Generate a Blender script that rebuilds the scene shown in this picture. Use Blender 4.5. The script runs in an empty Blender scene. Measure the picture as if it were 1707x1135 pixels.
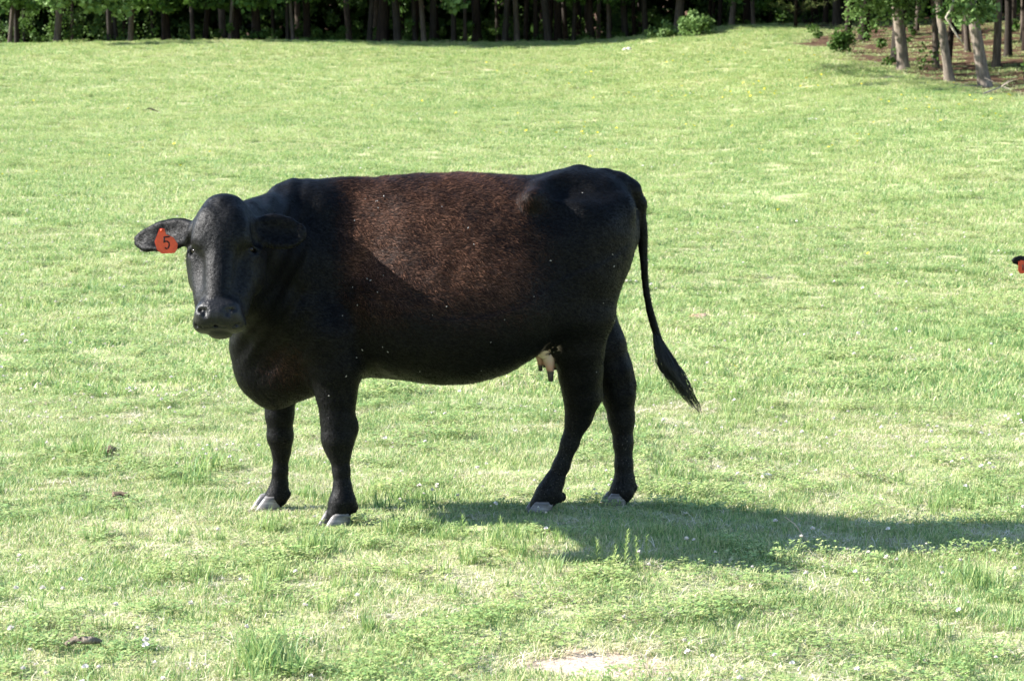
import bpy, bmesh, math, random
import numpy as np
from mathutils import Vector, Matrix

DEV = ""
scene = bpy.context.scene
COL = scene.collection

# ------------------------------------------------------------------ camera, sky, sun, exposure
CAM_H = 1.65
FOC = 4000.0                      # focal length in pixels of the 1707 px wide photograph
PITCH = math.atan(397.5 / FOC)
cam_data = bpy.data.cameras.new("camera")
cam_data.sensor_width = 36.0
cam_data.lens = 36.0 * FOC / 1707.0
cam_data.clip_end = 3000.0
cam_data.dof.use_dof = True
cam_data.dof.focus_distance = 9.4
cam_data.dof.aperture_fstop = 11.0
cam = bpy.data.objects.new("camera", cam_data)
cam.location = (0, 0, CAM_H)
cam.rotation_euler = (math.radians(90) - PITCH, 0, 0)
COL.objects.link(cam)
scene.camera = cam

SUN_EL = math.radians(33.5)
SUN_AZ = math.radians(2.0)        # the sun stands to the left, a little beyond the cow
SUN_DIR = Vector((-math.cos(SUN_EL) * math.cos(SUN_AZ), math.cos(SUN_EL) * math.sin(SUN_AZ), math.sin(SUN_EL)))

world = bpy.data.worlds.new("World")
scene.world = world
world.use_nodes = True
wn = world.node_tree.nodes
sky = wn.new("ShaderNodeTexSky")
sky.sky_type = 'NISHITA'
sky.sun_disc = False
sky.sun_elevation = SUN_EL
sky.sun_rotation = math.radians(270.0) + SUN_AZ
sky.air_density = 1.0
sky.dust_density = 0.3
sky.ozone_density = 2.0
world.node_tree.links.new(sky.outputs[0], wn["Background"].inputs[0])
wn["Background"].inputs[1].default_value = 0.10

sun_data = bpy.data.lights.new("sun", 'SUN')
sun_data.energy = 5.0
sun_data.angle = math.radians(0.53)
sun_data.color = (1.0, 0.96, 0.90)
sun = bpy.data.objects.new("sun", sun_data)
sun.rotation_euler = SUN_DIR.to_track_quat('Z', 'Y').to_euler()
sun.location = (-20, 5, 20)
COL.objects.link(sun)

vs = scene.view_settings
vs.view_transform = 'Standard'
vs.look = 'None'
vs.exposure = 1.70
vs.gamma = 1.0
vs.use_curve_mapping = False
scene.cycles.max_bounces = 8
scene.cycles.transparent_max_bounces = 8
scene.cycles.sample_clamp_indirect = 8.0

# ------------------------------------------------------------------ helpers
rng = np.random.default_rng(11)


def lut(seed):
    return np.random.default_rng(seed).random((256, 256)).astype(np.float32)


def vnoise(x, y, s, seed):
    """value noise in 0..1 with feature size s"""
    t = lut(seed)
    x = np.asarray(x, dtype=np.float64) / s + 1000.0
    y = np.asarray(y, dtype=np.float64) / s + 1000.0
    xi = np.floor(x).astype(int)
    yi = np.floor(y).astype(int)
    fx = x - xi
    fy = y - yi
    fx = fx * fx * (3 - 2 * fx)
    fy = fy * fy * (3 - 2 * fy)
    a = t[xi & 255, yi & 255]
    b = t[(xi + 1) & 255, yi & 255]
    c = t[xi & 255, (yi + 1) & 255]
    d = t[(xi + 1) & 255, (yi + 1) & 255]
    return (a * (1 - fx) + b * fx) * (1 - fy) + (c * (1 - fx) + d * fx) * fy


def sstep(a, b, x):
    t = np.clip((np.asarray(x, dtype=np.float64) - a) / (b - a), 0, 1)
    return t * t * (3 - 2 * t)


def mesh_np(name, verts, faces, smooth=False):
    """mesh from numpy arrays; faces is one (n, k) array or a list of such arrays"""
    me = bpy.data.meshes.new(name)
    verts = np.asarray(verts, dtype=np.float32).reshape(-1, 3)
    if not isinstance(faces, list):
        faces = [faces]
    faces = [np.asarray(f, dtype=np.int32) for f in faces if len(f)]
    nl = sum(f.size for f in faces)
    nf = sum(len(f) for f in faces)
    me.vertices.add(len(verts))
    me.vertices.foreach_set("co", verts.ravel())
    me.loops.add(nl)
    me.loops.foreach_set("vertex_index", np.concatenate([f.ravel() for f in faces]))
    me.polygons.add(nf)
    tot = np.concatenate([np.full(len(f), f.shape[1], dtype=np.int32) for f in faces])
    start = np.concatenate([[0], np.cumsum(tot)[:-1]]).astype(np.int32)
    me.polygons.foreach_set("loop_start", start)
    if smooth:
        me.polygons.foreach_set("use_smooth", np.ones(nf, dtype=bool))
    me.update(calc_edges=True)
    me.validate()
    return me


def attr(me, name, vals):
    a = me.attributes.new(name, 'FLOAT', 'POINT')
    a.data.foreach_set("value", np.asarray(vals, dtype=np.float32))


def obj(name, me, mat=None, parent=None, loc=None, col=COL):
    o = bpy.data.objects.new(name, me)
    if mat is not None and me is not None and len(me.materials) == 0:
        me.materials.append(mat)
    if loc is not None:
        o.location = loc
    if parent is not None:
        o.parent = parent
    col.objects.link(o)
    return o


def tag(o, label=None, cat=None, group=None, kind=None):
    if label:
        o["label"] = label
    if cat:
        o["category"] = cat
    if group:
        o["group"] = group
    if kind:
        o["kind"] = kind
    return o


def thing(name, label, cat, loc=(0, 0, 0), rotz=0.0, group=None):
    o = bpy.data.objects.new(name, None)
    o.empty_display_size = 0.1
    o.location = loc
    o.rotation_euler = (0, 0, rotz)
    COL.objects.link(o)
    return tag(o, label, cat, group)


def tube(points, radii, sides=10, squash=None, jitter=0.0, seed=0, cap=True):
    """tapered tube along points; returns verts, quads + end fans as triangles"""
    r_ = np.random.default_rng(seed)
    P = np.asarray(points, dtype=np.float64)
    R = np.asarray(radii, dtype=np.float64)
    n = len(P)
    T = np.gradient(P, axis=0)
    T /= np.linalg.norm(T, axis=1)[:, None] + 1e-9
    ref = np.array([0, 1.0, 0]) if abs(T[0][1]) < 0.8 else np.array([1.0, 0, 0])
    V = []
    for i in range(n):
        a = np.cross(T[i], ref)
        a /= np.linalg.norm(a) + 1e-9
        b = np.cross(T[i], a)
        ang = np.linspace(0, 2 * math.pi, sides, endpoint=False)
        rr = R[i] * (1 + jitter * (r_.random(sides) - 0.5))
        V.append(P[i] + np.outer(np.cos(ang) * rr, a) + np.outer(np.sin(ang) * rr, b))
    V = np.concatenate(V)
    Q = []
    for i in range(n - 1):
        for k in range(sides):
            k2 = (k + 1) % sides
            Q.append((i * sides + k, i * sides + k2, (i + 1) * sides + k2, (i + 1) * sides + k))
    Tn = []
    if cap:
        V = np.concatenate([V, P[:1], P[-1:]])
        c0, c1 = n * sides, n * sides + 1
        for k in range(sides):
            k2 = (k + 1) % sides
            Tn.append((c0, k2, k))
            Tn.append((c1, (n - 1) * sides + k, (n - 1) * sides + k2))
    return V, np.array(Q, dtype=np.int32), np.array(Tn, dtype=np.int32).reshape(-1, 3)


class MB:
    """collects vertices, quads and triangles for one mesh"""

    def __init__(self):
        self.v, self.q, self.t, self.n = [], [], [], 0

    def add(self, V, Q=None, T=None):
        V = np.asarray(V, dtype=np.float64).reshape(-1, 3)
        if Q is not None and len(Q):
            self.q.append(np.asarray(Q, dtype=np.int32) + self.n)
        if T is not None and len(T):
            self.t.append(np.asarray(T, dtype=np.int32) + self.n)
        self.v.append(V)
        self.n += len(V)

    def tube(self, *a, **k):
        self.add(*tube(*a, **k))

    def mesh(self, name, smooth=True):
        f = []
        if self.q:
            f.append(np.concatenate(self.q))
        if self.t:
            f.append(np.concatenate(self.t))
        return mesh_np(name, np.concatenate(self.v), f, smooth)


# ---- node helpers
def new_mat(name):
    m = bpy.data.materials.new(name)
    m.use_nodes = True
    return m, m.node_tree.nodes, m.node_tree.links, m.node_tree.nodes["Principled BSDF"]


def ramp(N, stops, interp='LINEAR'):
    r = N.new("ShaderNodeValToRGB")
    r.color_ramp.interpolation = interp
    el = r.color_ramp.elements
    while len(el) < len(stops):
        el.new(0.5)
    for e, (p, c) in zip(el, stops):
        e.position = p
        e.color = (c[0], c[1], c[2], 1) if not isinstance(c, (int, float)) else (c, c, c, 1)
    return r


def noise(N, L, vec, scale, detail=4.0, rough=0.55, dist=0.0):
    n = N.new("ShaderNodeTexNoise")
    n.inputs["Scale"].default_value = scale
    n.inputs["Detail"].default_value = detail
    n.inputs["Roughness"].default_value = rough
    n.inputs["Distortion"].default_value = dist
    if vec is not None:
        L.new(vec, n.inputs["Vector"])
    return n


def mix(N, L, fac, a, b, blend='MIX'):
    m = N.new("ShaderNodeMix")
    m.data_type = 'RGBA'
    m.blend_type = blend
    for sock, val in ((m.inputs[0], fac), (m.inputs[6], a), (m.inputs[7], b)):
        if isinstance(val, (int, float)):
            sock.default_value = val
        elif isinstance(val, tuple):
            sock.default_value = (*val[:3], 1)
        else:
            L.new(val, sock)
    return m.outputs[2]


def mth(N, L, op, a, b=None, clamp=False):
    m = N.new("ShaderNodeMath")
    m.operation = op
    m.use_clamp = clamp
    for sock, val in ((m.inputs[0], a), (m.inputs[1], b)):
        if val is None:
            continue
        if isinstance(val, (int, float)):
            sock.default_value = val
        else:
            L.new(val, sock)
    return m.outputs[0]


def attr_node(N, name):
    a = N.new("ShaderNodeAttribute")
    a.attribute_name = name
    return a.outputs["Fac"]


def bump(N, L, height, strength, dist, bsdf):
    b = N.new("ShaderNodeBump")
    b.inputs["Strength"].default_value = strength
    b.inputs["Distance"].default_value = dist
    L.new(height, b.inputs["Height"])
    L.new(b.outputs[0], bsdf.inputs["Normal"])
    return b


def position(N):
    return N.new("ShaderNodeNewGeometry").outputs["Position"]


def objco(N):
    return N.new("ShaderNodeTexCoord").outputs["Object"]


def leafy(m, N, L, P, color, trans=0.35, tcol=None):
    """add light passing through thin leaves"""
    out = N["Material Output"]
    tr = N.new("ShaderNodeBsdfTranslucent")
    L.new(color if tcol is None else tcol, tr.inputs[0])
    mx = N.new("ShaderNodeMixShader")
    mx.inputs[0].default_value = trans
    L.new(P.outputs[0], mx.inputs[1])
    L.new(tr.outputs[0], mx.inputs[2])
    L.new(mx.outputs[0], out.inputs[0])


# pixel of the photograph -> direction from the camera (used to measure where things stand)
_f = np.array([0, math.cos(PITCH), -math.sin(PITCH)])
_u = np.array([0, math.sin(PITCH), math.cos(PITCH)])
_r = np.array([1.0, 0, 0])
CAM = np.array([0, 0, CAM_H])


def ray(px, py):
    return _f + _r * ((px - 853.5) / FOC) + _u * ((567.5 - py) / FOC)


def at_depth(px, py, y):
    d = ray(px, py)
    return CAM + d * (y / d[1])


# ------------------------------------------------------------------ terrain
def ground_z(x, y):
    x = np.asarray(x, dtype=np.float64)
    y = np.asarray(y, dtype=np.float64)
    t = np.clip((y - 17.0) / 58.0, 0, 1)
    z = 3.52 * (0.35 * t * t + 0.65 * t ** 1.15) * sstep(0, 0.12, t)
    z = z + 0.48 * sstep(1.0, 8.5, x) * sstep(22, 46, y) - 0.0045 * np.clip(-x, 0, 30) * sstep(30, 75, y)
    beyond = np.clip(y - 75, 0, 60)
    z = z - 0.012 * beyond * sstep(9, 6, x)
    z = z + 0.03 * beyond * sstep(8.5, 12, x)
    z = z + 0.05 * np.clip(x - 10, 0, 25) * sstep(30, 46, y)
    z = z + 0.22 * np.clip(y - 122, 0, 120)
    z = z + 0.16 * (vnoise(x, y, 9.0, 3) - 0.5) * sstep(16, 30, y)
    z = z - 0.100 * sstep(0.2, 1.5, x) * sstep(15, 11, y)
    z = z + 0.022 * (vnoise(x, y, 0.9, 4) - 0.5) + 0.012 * (vnoise(x, y, 0.3, 5) - 0.5)
    return z


def on_ground(px, py):
    """first point where the view ray meets the terrain"""
    d = ray(px, py)
    t = np.arange(4.0, 140.0, 0.02)
    p = CAM + t[:, None] * d
    hit = np.nonzero(p[:, 2] < ground_z(p[:, 0], p[:, 1]))[0]
    return p[hit[0]] if len(hit) else p[-1]


def wood_edge(y):
    """x beyond which the wood stands, right of the pasture"""
    return np.interp(y, [0, 38, 44, 48, 53, 60, 68, 74], [26, 14, 9.8, 8.7, 7.8, 7.5, 7.9, 8.3])
# ------------------------------------------------------------------ ground sheet
BARE = [on_ground(1000, 1103), on_ground(1168, 527)]


def bare_mask(x, y):
    m = np.zeros_like(np.asarray(x, dtype=float))
    for (p, rx, ry) in ((BARE[0], .23, .21), (BARE[1], .12, .3)):
        q = ((x - p[0]) / rx) ** 2 + ((y - p[1]) / ry) ** 2
        q = q + 0.9 * (vnoise(x, y, 0.07, 21) - 0.5) + 0.5 * (vnoise(x, y, 0.025, 22) - 0.5)
        m = np.maximum(m, sstep(1.25, 0.75, q))
    return m


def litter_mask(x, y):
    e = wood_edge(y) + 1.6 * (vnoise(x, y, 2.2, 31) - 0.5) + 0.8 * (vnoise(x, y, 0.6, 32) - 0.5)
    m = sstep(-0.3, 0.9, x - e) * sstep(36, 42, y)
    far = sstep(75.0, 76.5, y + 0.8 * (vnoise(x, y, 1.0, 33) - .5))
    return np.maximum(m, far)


def ground_material():
    m, N, L, P = new_mat("pasture_soil")
    pos = position(N)
    n1 = noise(N, L, pos, 7.0, 6, .65)
    n2 = noise(N, L, pos, 60.0, 4, .6)
    n3 = noise(N, L, pos, 0.55, 4, .55)
    thatch = ramp(N, [(0.25, (.26, .30, .13)), (0.5, (.40, .41, .22)), (0.75, (.56, .50, .34))])
    L.new(n1.outputs[0], thatch.inputs[0])
    fine = ramp(N, [(0.3, .55), (0.7, 1.25)])
    L.new(n2.outputs[0], fine.inputs[0])
    big = ramp(N, [(0.3, (.85, 1.02, .8)), (0.7, (1.1, 1.0, 1.05))])
    L.new(n3.outputs[0], big.inputs[0])
    c = mix(N, L, 1.0, thatch.outputs[0], fine.outputs[0], 'MULTIPLY')
    c = mix(N, L, 1.0, c, big.outputs[0], 'MULTIPLY')
    dirt = ramp(N, [(0.3, (.36, .26, .19)), (0.55, (.52, .41, .32)), (0.8, (.64, .54, .45))])
    L.new(n2.outputs[0], dirt.inputs[0])
    c = mix(N, L, attr_node(N, "bare"), c, dirt.outputs[0])
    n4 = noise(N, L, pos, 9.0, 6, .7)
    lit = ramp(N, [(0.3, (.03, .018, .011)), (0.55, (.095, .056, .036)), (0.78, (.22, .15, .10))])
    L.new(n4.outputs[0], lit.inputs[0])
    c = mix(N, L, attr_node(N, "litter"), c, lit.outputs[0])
    L.new(c, P.inputs["Base Color"])
    P.inputs["Roughness"].default_value = 0.95
    P.inputs["Specular IOR Level"].default_value = 0.1
    bump(N, L, n2.outputs[0], 0.6, 0.02, P)
    return m


def build_ground():
    ys = np.concatenate([np.arange(-30, 5, 1.0), np.arange(5, 14, 0.05), np.arange(14, 30, 0.25), np.arange(30, 90, 0.5), np.arange(90, 140, 2.0), np.geomspace(140, 1500, 20)])
    xs = np.concatenate([-np.geomspace(900, 40, 16), np.arange(-38, -8, 1.0), np.arange(-8, -4, 0.2), np.arange(-4, 4, 0.05), np.arange(4, 8, 0.2), np.arange(8, 20, .4), np.arange(20, 40, 1.0), np.geomspace(42, 900, 16)])
    gx, gy = np.meshgrid(xs, ys, indexing='ij')
    G = np.stack([gx, gy, ground_z(gx, gy)], -1).reshape(-1, 3)
    bm_ = bare_mask(G[:, 0], G[:, 1])
    G[:, 2] -= 0.012 * bm_
    i = np.arange(len(xs) * len(ys)).reshape(len(xs), len(ys))
    q = np.stack([i[:-1, :-1], i[1:, :-1], i[1:, 1:], i[:-1, 1:]], -1).reshape(-1, 4)
    me = mesh_np("ground", G, q, True)
    attr(me, "bare", bm_)
    attr(me, "litter", litter_mask(G[:, 0], G[:, 1]))
    o = obj("ground", me, ground_material())
    tag(o, "gently rising green pasture with bare patches and leaf litter under the wood", kind="structure")


build_ground()


# ------------------------------------------------------------------ grass
def grass_material(name, straw=0.0, trans=0.4, seed=0.0, sat=1.0):
    m, N, L, P = new_mat(name)
    pos = position(N)
    big = noise(N, L, pos, 0.45, 3, .5)
    mid = noise(N, L, pos, 2.6, 4, .6)
    t = mth(N, L, 'ADD', attr_node(N, "tone"), straw)
    t = mth(N, L, 'ADD', t, mth(N, L, 'MULTIPLY', mth(N, L, 'SUBTRACT', big.outputs[0], 0.5), 0.5))
    t = mth(N, L, 'ADD', t, mth(N, L, 'MULTIPLY', mth(N, L, 'SUBTRACT', mid.outputs[0], 0.5), 0.38), True)
    r = ramp(N, [(0.0, (.13, .25, .085)), (0.25, (.27, .39, .125)), (0.5, (.44, .50, .195)), (0.7, (.56, .53, .30)), (0.9, (.68, .60, .43)), (1.0, (.76, .68, .54))])
    L.new(t, r.inputs[0])
    L.new(r.outputs[0], P.inputs["Base Color"])
    P.inputs["Roughness"].default_value = 0.5
    P.inputs["Specular IOR Level"].default_value = 0.35
    leafy(m, N, L, P, r.outputs[0], trans)
    return m


M_GRASS = grass_material("grass_blade")
M_CLOVER = grass_material("clover_leaf", 0.10, 0.3)
M_TALL = grass_material("tall_grass_blade", -0.02, 0.45)
M_STRAW = grass_material("dry_straw", 0.55, 0.2)

PROTO = bpy.data.collections.new("grass_sources")       # never linked into the scene: only instanced


def blades(n, rad, hmin, hmax, w, bend, seed, tone=(0, .8), flat=0.0):
    r = np.random.default_rng(seed)
    a = r.random(n) * 2 * math.pi
    d = rad * np.sqrt(r.random(n))
    bx, by = np.cos(a) * d, np.sin(a) * d
    h = hmin + (hmax - hmin) * r.random(n) ** 1.4
    dirn = r.random(n) * 2 * math.pi
    ux, uy = np.cos(dirn), np.sin(dirn)
    side = dirn + math.pi / 2 + (r.random(n) - .5) * 1.2
    sx, sy = np.cos(side), np.sin(side)
    b = bend * (0.3 + r.random(n)) * h
    ww = w * (0.6 + 0.8 * r.random(n))
    lean = (r.random(n) * .5) * bend * h
    z0 = np.full(n, -0.006)
    hz = h * (1 - flat)
    base = np.stack([bx, by, z0], 1)
    mid = np.stack([bx + ux * (lean + b * .3), by + uy * (lean + b * .3), hz * .6], 1)
    tip = np.stack([bx + ux * (lean + b + flat * h), by + uy * (lean + b + flat * h), hz], 1)
    S = np.stack([sx, sy, np.zeros(n)], 1) * ww[:, None] / 2
    V = np.stack([base - S, base + S, mid + S * .85, mid - S * .85, tip], 1).reshape(-1, 3)
    i = np.arange(n) * 5
    Q = np.stack([i, i + 1, i + 2, i + 3], 1)
    T = np.stack([i + 3, i + 2, i + 4], 1)
    tn = tone[0] + (tone[1] - tone[0]) * r.random(n) ** 1.3
    return V, Q, T, np.repeat(tn, 5)


def clover(n, rad, seed):
    r = np.random.default_rng(seed)
    V, Q, tn = [], [], []
    k = 0
    for _ in range(n):
        a, d = r.random() * 6.283, rad * math.sqrt(r.random())
        c = np.array([math.cos(a) * d, math.sin(a) * d, 0.012 + 0.028 * r.random()])
        s = 0.006 + 0.005 * r.random()
        a0 = r.random() * 6.283
        t_ = r.random() * 0.5
        for j in range(3):
            aa = a0 + j * 2.094
            u = np.array([math.cos(aa), math.sin(aa), (r.random() - .4) * .7])
            v = np.array([-math.sin(aa), math.cos(aa), (r.random() - .5) * .5])
            V += [c, c + s * (u * .75 + v * .55), c + s * u * 1.25, c + s * (u * .75 - v * .55)]
            Q.append((k, k + 3, k + 2, k + 1))
            tn += [t_] * 4
            k += 4
    return np.array(V), np.array(Q), np.array(tn)


def proto_obj(name, mesh, mat):
    o = bpy.data.objects.new(name, mesh)
    mesh.materials.append(mat)
    PROTO.objects.link(o)
    return o


def blade_proto(name, mat, *a, **k):
    V, Q, T, tn = blades(*a, **k)
    me = mesh_np(name, V, [Q, T], False)
    attr(me, "tone", tn)
    return proto_obj(name, me, mat)


def scatter(name, protos, pts, rot, scl, idx, label, cat):
    """one object whose points carry copies of the source tufts"""
    me = bpy.data.meshes.new(name)
    me.vertices.add(len(pts))
    me.vertices.foreach_set("co", np.asarray(pts, dtype=np.float32).ravel())
    a = me.attributes.new("turn", 'FLOAT_VECTOR', 'POINT')
    a.data.foreach_set("vector", np.asarray(rot, dtype=np.float32).ravel())
    a = me.attributes.new("size", 'FLOAT_VECTOR', 'POINT')
    a.data.foreach_set("vector", np.asarray(scl, dtype=np.float32).ravel())
    a = me.attributes.new("pick", 'INT', 'POINT')
    a.data.foreach_set("value", np.asarray(idx, dtype=np.int32))
    o = obj(name, me)
    tag(o, label, cat, kind="stuff")
    g = bpy.data.node_groups.new(name, 'GeometryNodeTree')
    g.interface.new_socket("Geometry", in_out='INPUT', socket_type='NodeSocketGeometry')
    g.interface.new_socket("Geometry", in_out='OUTPUT', socket_type='NodeSocketGeometry')
    N, L = g.nodes, g.links
    gi, go = N.new("NodeGroupInput"), N.new("NodeGroupOutput")
    inst = N.new("GeometryNodeInstanceOnPoints")
    L.new(gi.outputs[0], inst.inputs["Points"])
    join = N.new("GeometryNodeJoinGeometry")
    for p in reversed(protos):
        oi = N.new("GeometryNodeObjectInfo")
        oi.inputs["Object"].default_value = p
        oi.inputs["As Instance"].default_value = True
        L.new(oi.outputs["Geometry"], join.inputs[0])
    L.new(join.outputs[0], inst.inputs["Instance"])
    inst.inputs["Pick Instance"].default_value = True
    for nm, typ, sock in (("turn", 'FLOAT_VECTOR', "Rotation"), ("size", 'FLOAT_VECTOR', "Scale"), ("pick", 'INT', "Instance Index")):
        na = N.new("GeometryNodeInputNamedAttribute")
        na.data_type = typ
        na.inputs["Name"].default_value = nm
        L.new(na.outputs["Attribute"], inst.inputs[sock])
    L.new(inst.outputs[0], go.inputs[0])
    md = o.modifiers.new("copies", 'NODES')
    md.node_group = g
    return o


def field_points(y0, y1, dens, margin, seed):
    r = np.random.default_rng(seed)
    wmax = 0.2134 * y1 + margin
    n = int(dens * (y1 - y0) * 2 * wmax)
    y = y0 + (y1 - y0) * r.random(n)
    x = (2 * r.random(n) - 1) * wmax
    keep = np.abs(x) < 0.2134 * y + margin
    return x[keep], y[keep], r


HOOVES = [on_ground(a, b)[:2] for a, b in ((560, 872), (450, 845), (895, 852), (1022, 843))]


def build_grass():
    P_ = []
    for s in range(4):
        P_.append(blade_proto("short_grass", M_GRASS, 95, .10, .006, .027, .0027, 1.0, 100 + s))
    for s in range(2):
        V, Q, tn = clover(46, .09, 120 + s)
        me = mesh_np("clover_leaves", V, Q, False)
        attr(me, "tone", tn)
        P_.append(proto_obj("clover_leaves", me, M_CLOVER))
    for s in range(2):
        P_.append(blade_proto("straw_litter", M_STRAW, 46, .10, .02, .06, .0028, .9, 130 + s, tone=(0, .6), flat=.75))
    for s in range(3):
        P_.append(blade_proto("tall_tuft", M_TALL, 34, .045, .045, .115, .0042, .45, 140 + s, tone=(0, .55)))
    for s in range(2):
        P_.append(blade_proto("coarse_grass", M_GRASS, 70, .10, .008, .028, .0045, 1.0, 150 + s))
    PT, RT, SC, ID = [], [], [], []

    def emit(x, y, idx, s, r, zs=None, tilt=.12):
        z = ground_z(x, y)
        PT.append(np.stack([x, y, z], 1))
        RT.append(np.stack([(r.random(len(x)) - .5) * tilt, (r.random(len(x)) - .5) * tilt, r.random(len(x)) * 6.283], 1))
        if zs is None:
            zs = s
        SC.append(np.stack([s, s, zs], 1))
        ID.append(idx)

    for (y0, y1, dens, sc, mg, seed) in ((5.6, 13.5, 270, 1.0, 1.0, 1), (13.5, 26, 95, 1.45, 1.6, 2), (26, 50, 52, 1.6, 2.5, 3), (50, 78, 26, 2.1, 3.5, 4)):
        x, y, r = field_points(y0, y1, dens, mg, seed)
        pb = bare_mask(x, y)
        pl = litter_mask(x, y)
        keep = (r.random(len(x)) > pb * 0.985) & (r.random(len(x)) > pl * 0.84)
        x, y = x[keep], y[keep]
        n = len(x)
        u = r.random(n)
        cl = vnoise(x, y, 0.55, 41) * .6 + vnoise(x, y, 0.17, 42) * .4          # clover mats
        st = vnoise(x, y, 0.40, 43) * .5 + vnoise(x, y, 0.12, 44) * .5          # dry spots
        idx = r.integers(0, 4, n)
        if y0 > 13:
            idx = np.where(u < .5, 11 + r.integers(0, 2, n), idx)
        idx = np.where((cl > .46) & (r.random(n) < .20), 4 + r.integers(0, 2, n), idx)
        idx = np.where((st > (.45 if y0 < 13 else .50 if y0 < 26 else .58)) & (r.random(n) < (.50 if y0 < 13 else .26 if y0 < 26 else .05)), 6 + r.integers(0, 2, n), idx)
        near = np.zeros(n)
        for hx, hy in HOOVES:
            near = np.maximum(near, sstep(.05, .02, (x - hx) ** 2 + ((y - hy) * .55 + .06) ** 2))
        hz = (1 - .3 * near) * 0.7 + (1 - .4 * near) * .75 * vnoise(x, y, 0.30, 45) ** 1.5 + 0.35 * (vnoise(x, y, 1.7, 46) - .5)
        s = sc * (0.75 + 0.5 * r.random(n))
        zz = (0.5 + 0.5 / sc * 1.0) * s * hz * (1.0 if y0 < 13 else 1.15 if y0 < 26 else 1.4)
        emit(x, y, idx, s, r, zz)
        # taller tufts in loose clumps
        x, y, r = field_points(y0, y1, dens * .20, mg, seed + 50)
        c = vnoise(x, y, 0.75, 47) * .55 + vnoise(x, y, 0.22, 48) * .45
        keep = (c > .62) & (bare_mask(x, y) < .2) & (litter_mask(x, y) < .3)
        for hx, hy in HOOVES:
            keep &= (x - hx) ** 2 + ((y - hy) * .55 + .08) ** 2 > .030
        x, y, c = x[keep], y[keep], c[keep]
        s = min(sc, 2.0) * (0.28 + 0.40 * r.random(len(x)) + 1.2 * (c - .62))
        emit(x, y, 8 + r.integers(0, 3, len(x)), s, r, s * (.55 + .5 / sc))
        if y0 < 13:                                     # a few rank tufts that stand out
            for (px, py, k) in ((420, 1118, 9), (445, 1128, 7), (1090, 650, 5), (1640, 985, 6), (1255, 560, 4), (330, 800, 4), (150, 760, 6), (820, 470, 4), (1120, 800, 6)):
                g = on_ground(px, py)
                tx, ty = g[0] + r.normal(size=k) * .05, g[1] + r.normal(size=k) * .10
                ts = .7 + .45 * r.random(k)
                emit(tx, ty, 8 + r.integers(0, 3, k), ts, r, ts)
    scatter("pasture_grass", P_, np.concatenate(PT), np.concatenate(RT), np.concatenate(SC), np.concatenate(ID),
            "short sunlit pasture grass with clover and dry straw covering the field", "grass")


if "nograss" not in DEV:
    build_grass()


# ------------------------------------------------------------------ small flowers
def flat_mat(name, col, rough=.7, spec=.2):
    m, N, L, P = new_mat(name)
    n = noise(N, L, objco(N), 40, 3)
    r = ramp(N, [(0.3, tuple(c * .75 for c in col)), (0.7, tuple(min(1, c * 1.15) for c in col))])
    L.new(n.outputs[0], r.inputs[0])
    L.new(r.outputs[0], P.inputs["Base Color"])
    P.inputs["Roughness"].default_value = rough
    P.inputs["Specular IOR Level"].default_value = spec
    return m


def flower_proto(name, mat, stem_mat, kind, seed):
    r = np.random.default_rng(seed)
    mb = MB()
    h = .05 + .02 * r.random()
    c = np.array([(r.random() - .5) * .02, (r.random() - .5) * .02, h])
    for _ in range(16 if kind == "ball" else 5):
        if kind == "ball":
            d = r.normal(size=3)
            d[2] = abs(d[2]) * .8 + .1
            d /= np.linalg.norm(d)
            s, w = .0105, .005
        else:
            a = r.random() * 6.283
            d = np.array([math.cos(a), math.sin(a), .45])
            s, w = .011, .008
        o = np.cross(d, [0.3, 0.2, 1.0])
        o /= np.linalg.norm(o)
        mb.add([c + o * w * .4, c + d * s * .6 + o * w, c + d * s, c + d * s * .6 - o * w], [(0, 1, 2, 3)])
    n_head = mb.n
    V, Q, T = tube([(0, 0, 0), tuple(c * np.array([.5, .5, .5])), tuple(c)], [.001, .001, .0008], 3)
    mb.add(V, Q, T)
    me = mb.mesh(name, False)
    me.materials.append(mat)
    me.materials.append(stem_mat)
    mi = np.zeros(len(me.polygons), dtype=np.int32)
    for p in me.polygons:
        if min(p.vertices) >= n_head:
            mi[p.index] = 1
    me.polygons.foreach_set("material_index", mi)
    o = bpy.data.objects.new(name, me)
    PROTO.objects.link(o)
    return o


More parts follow.
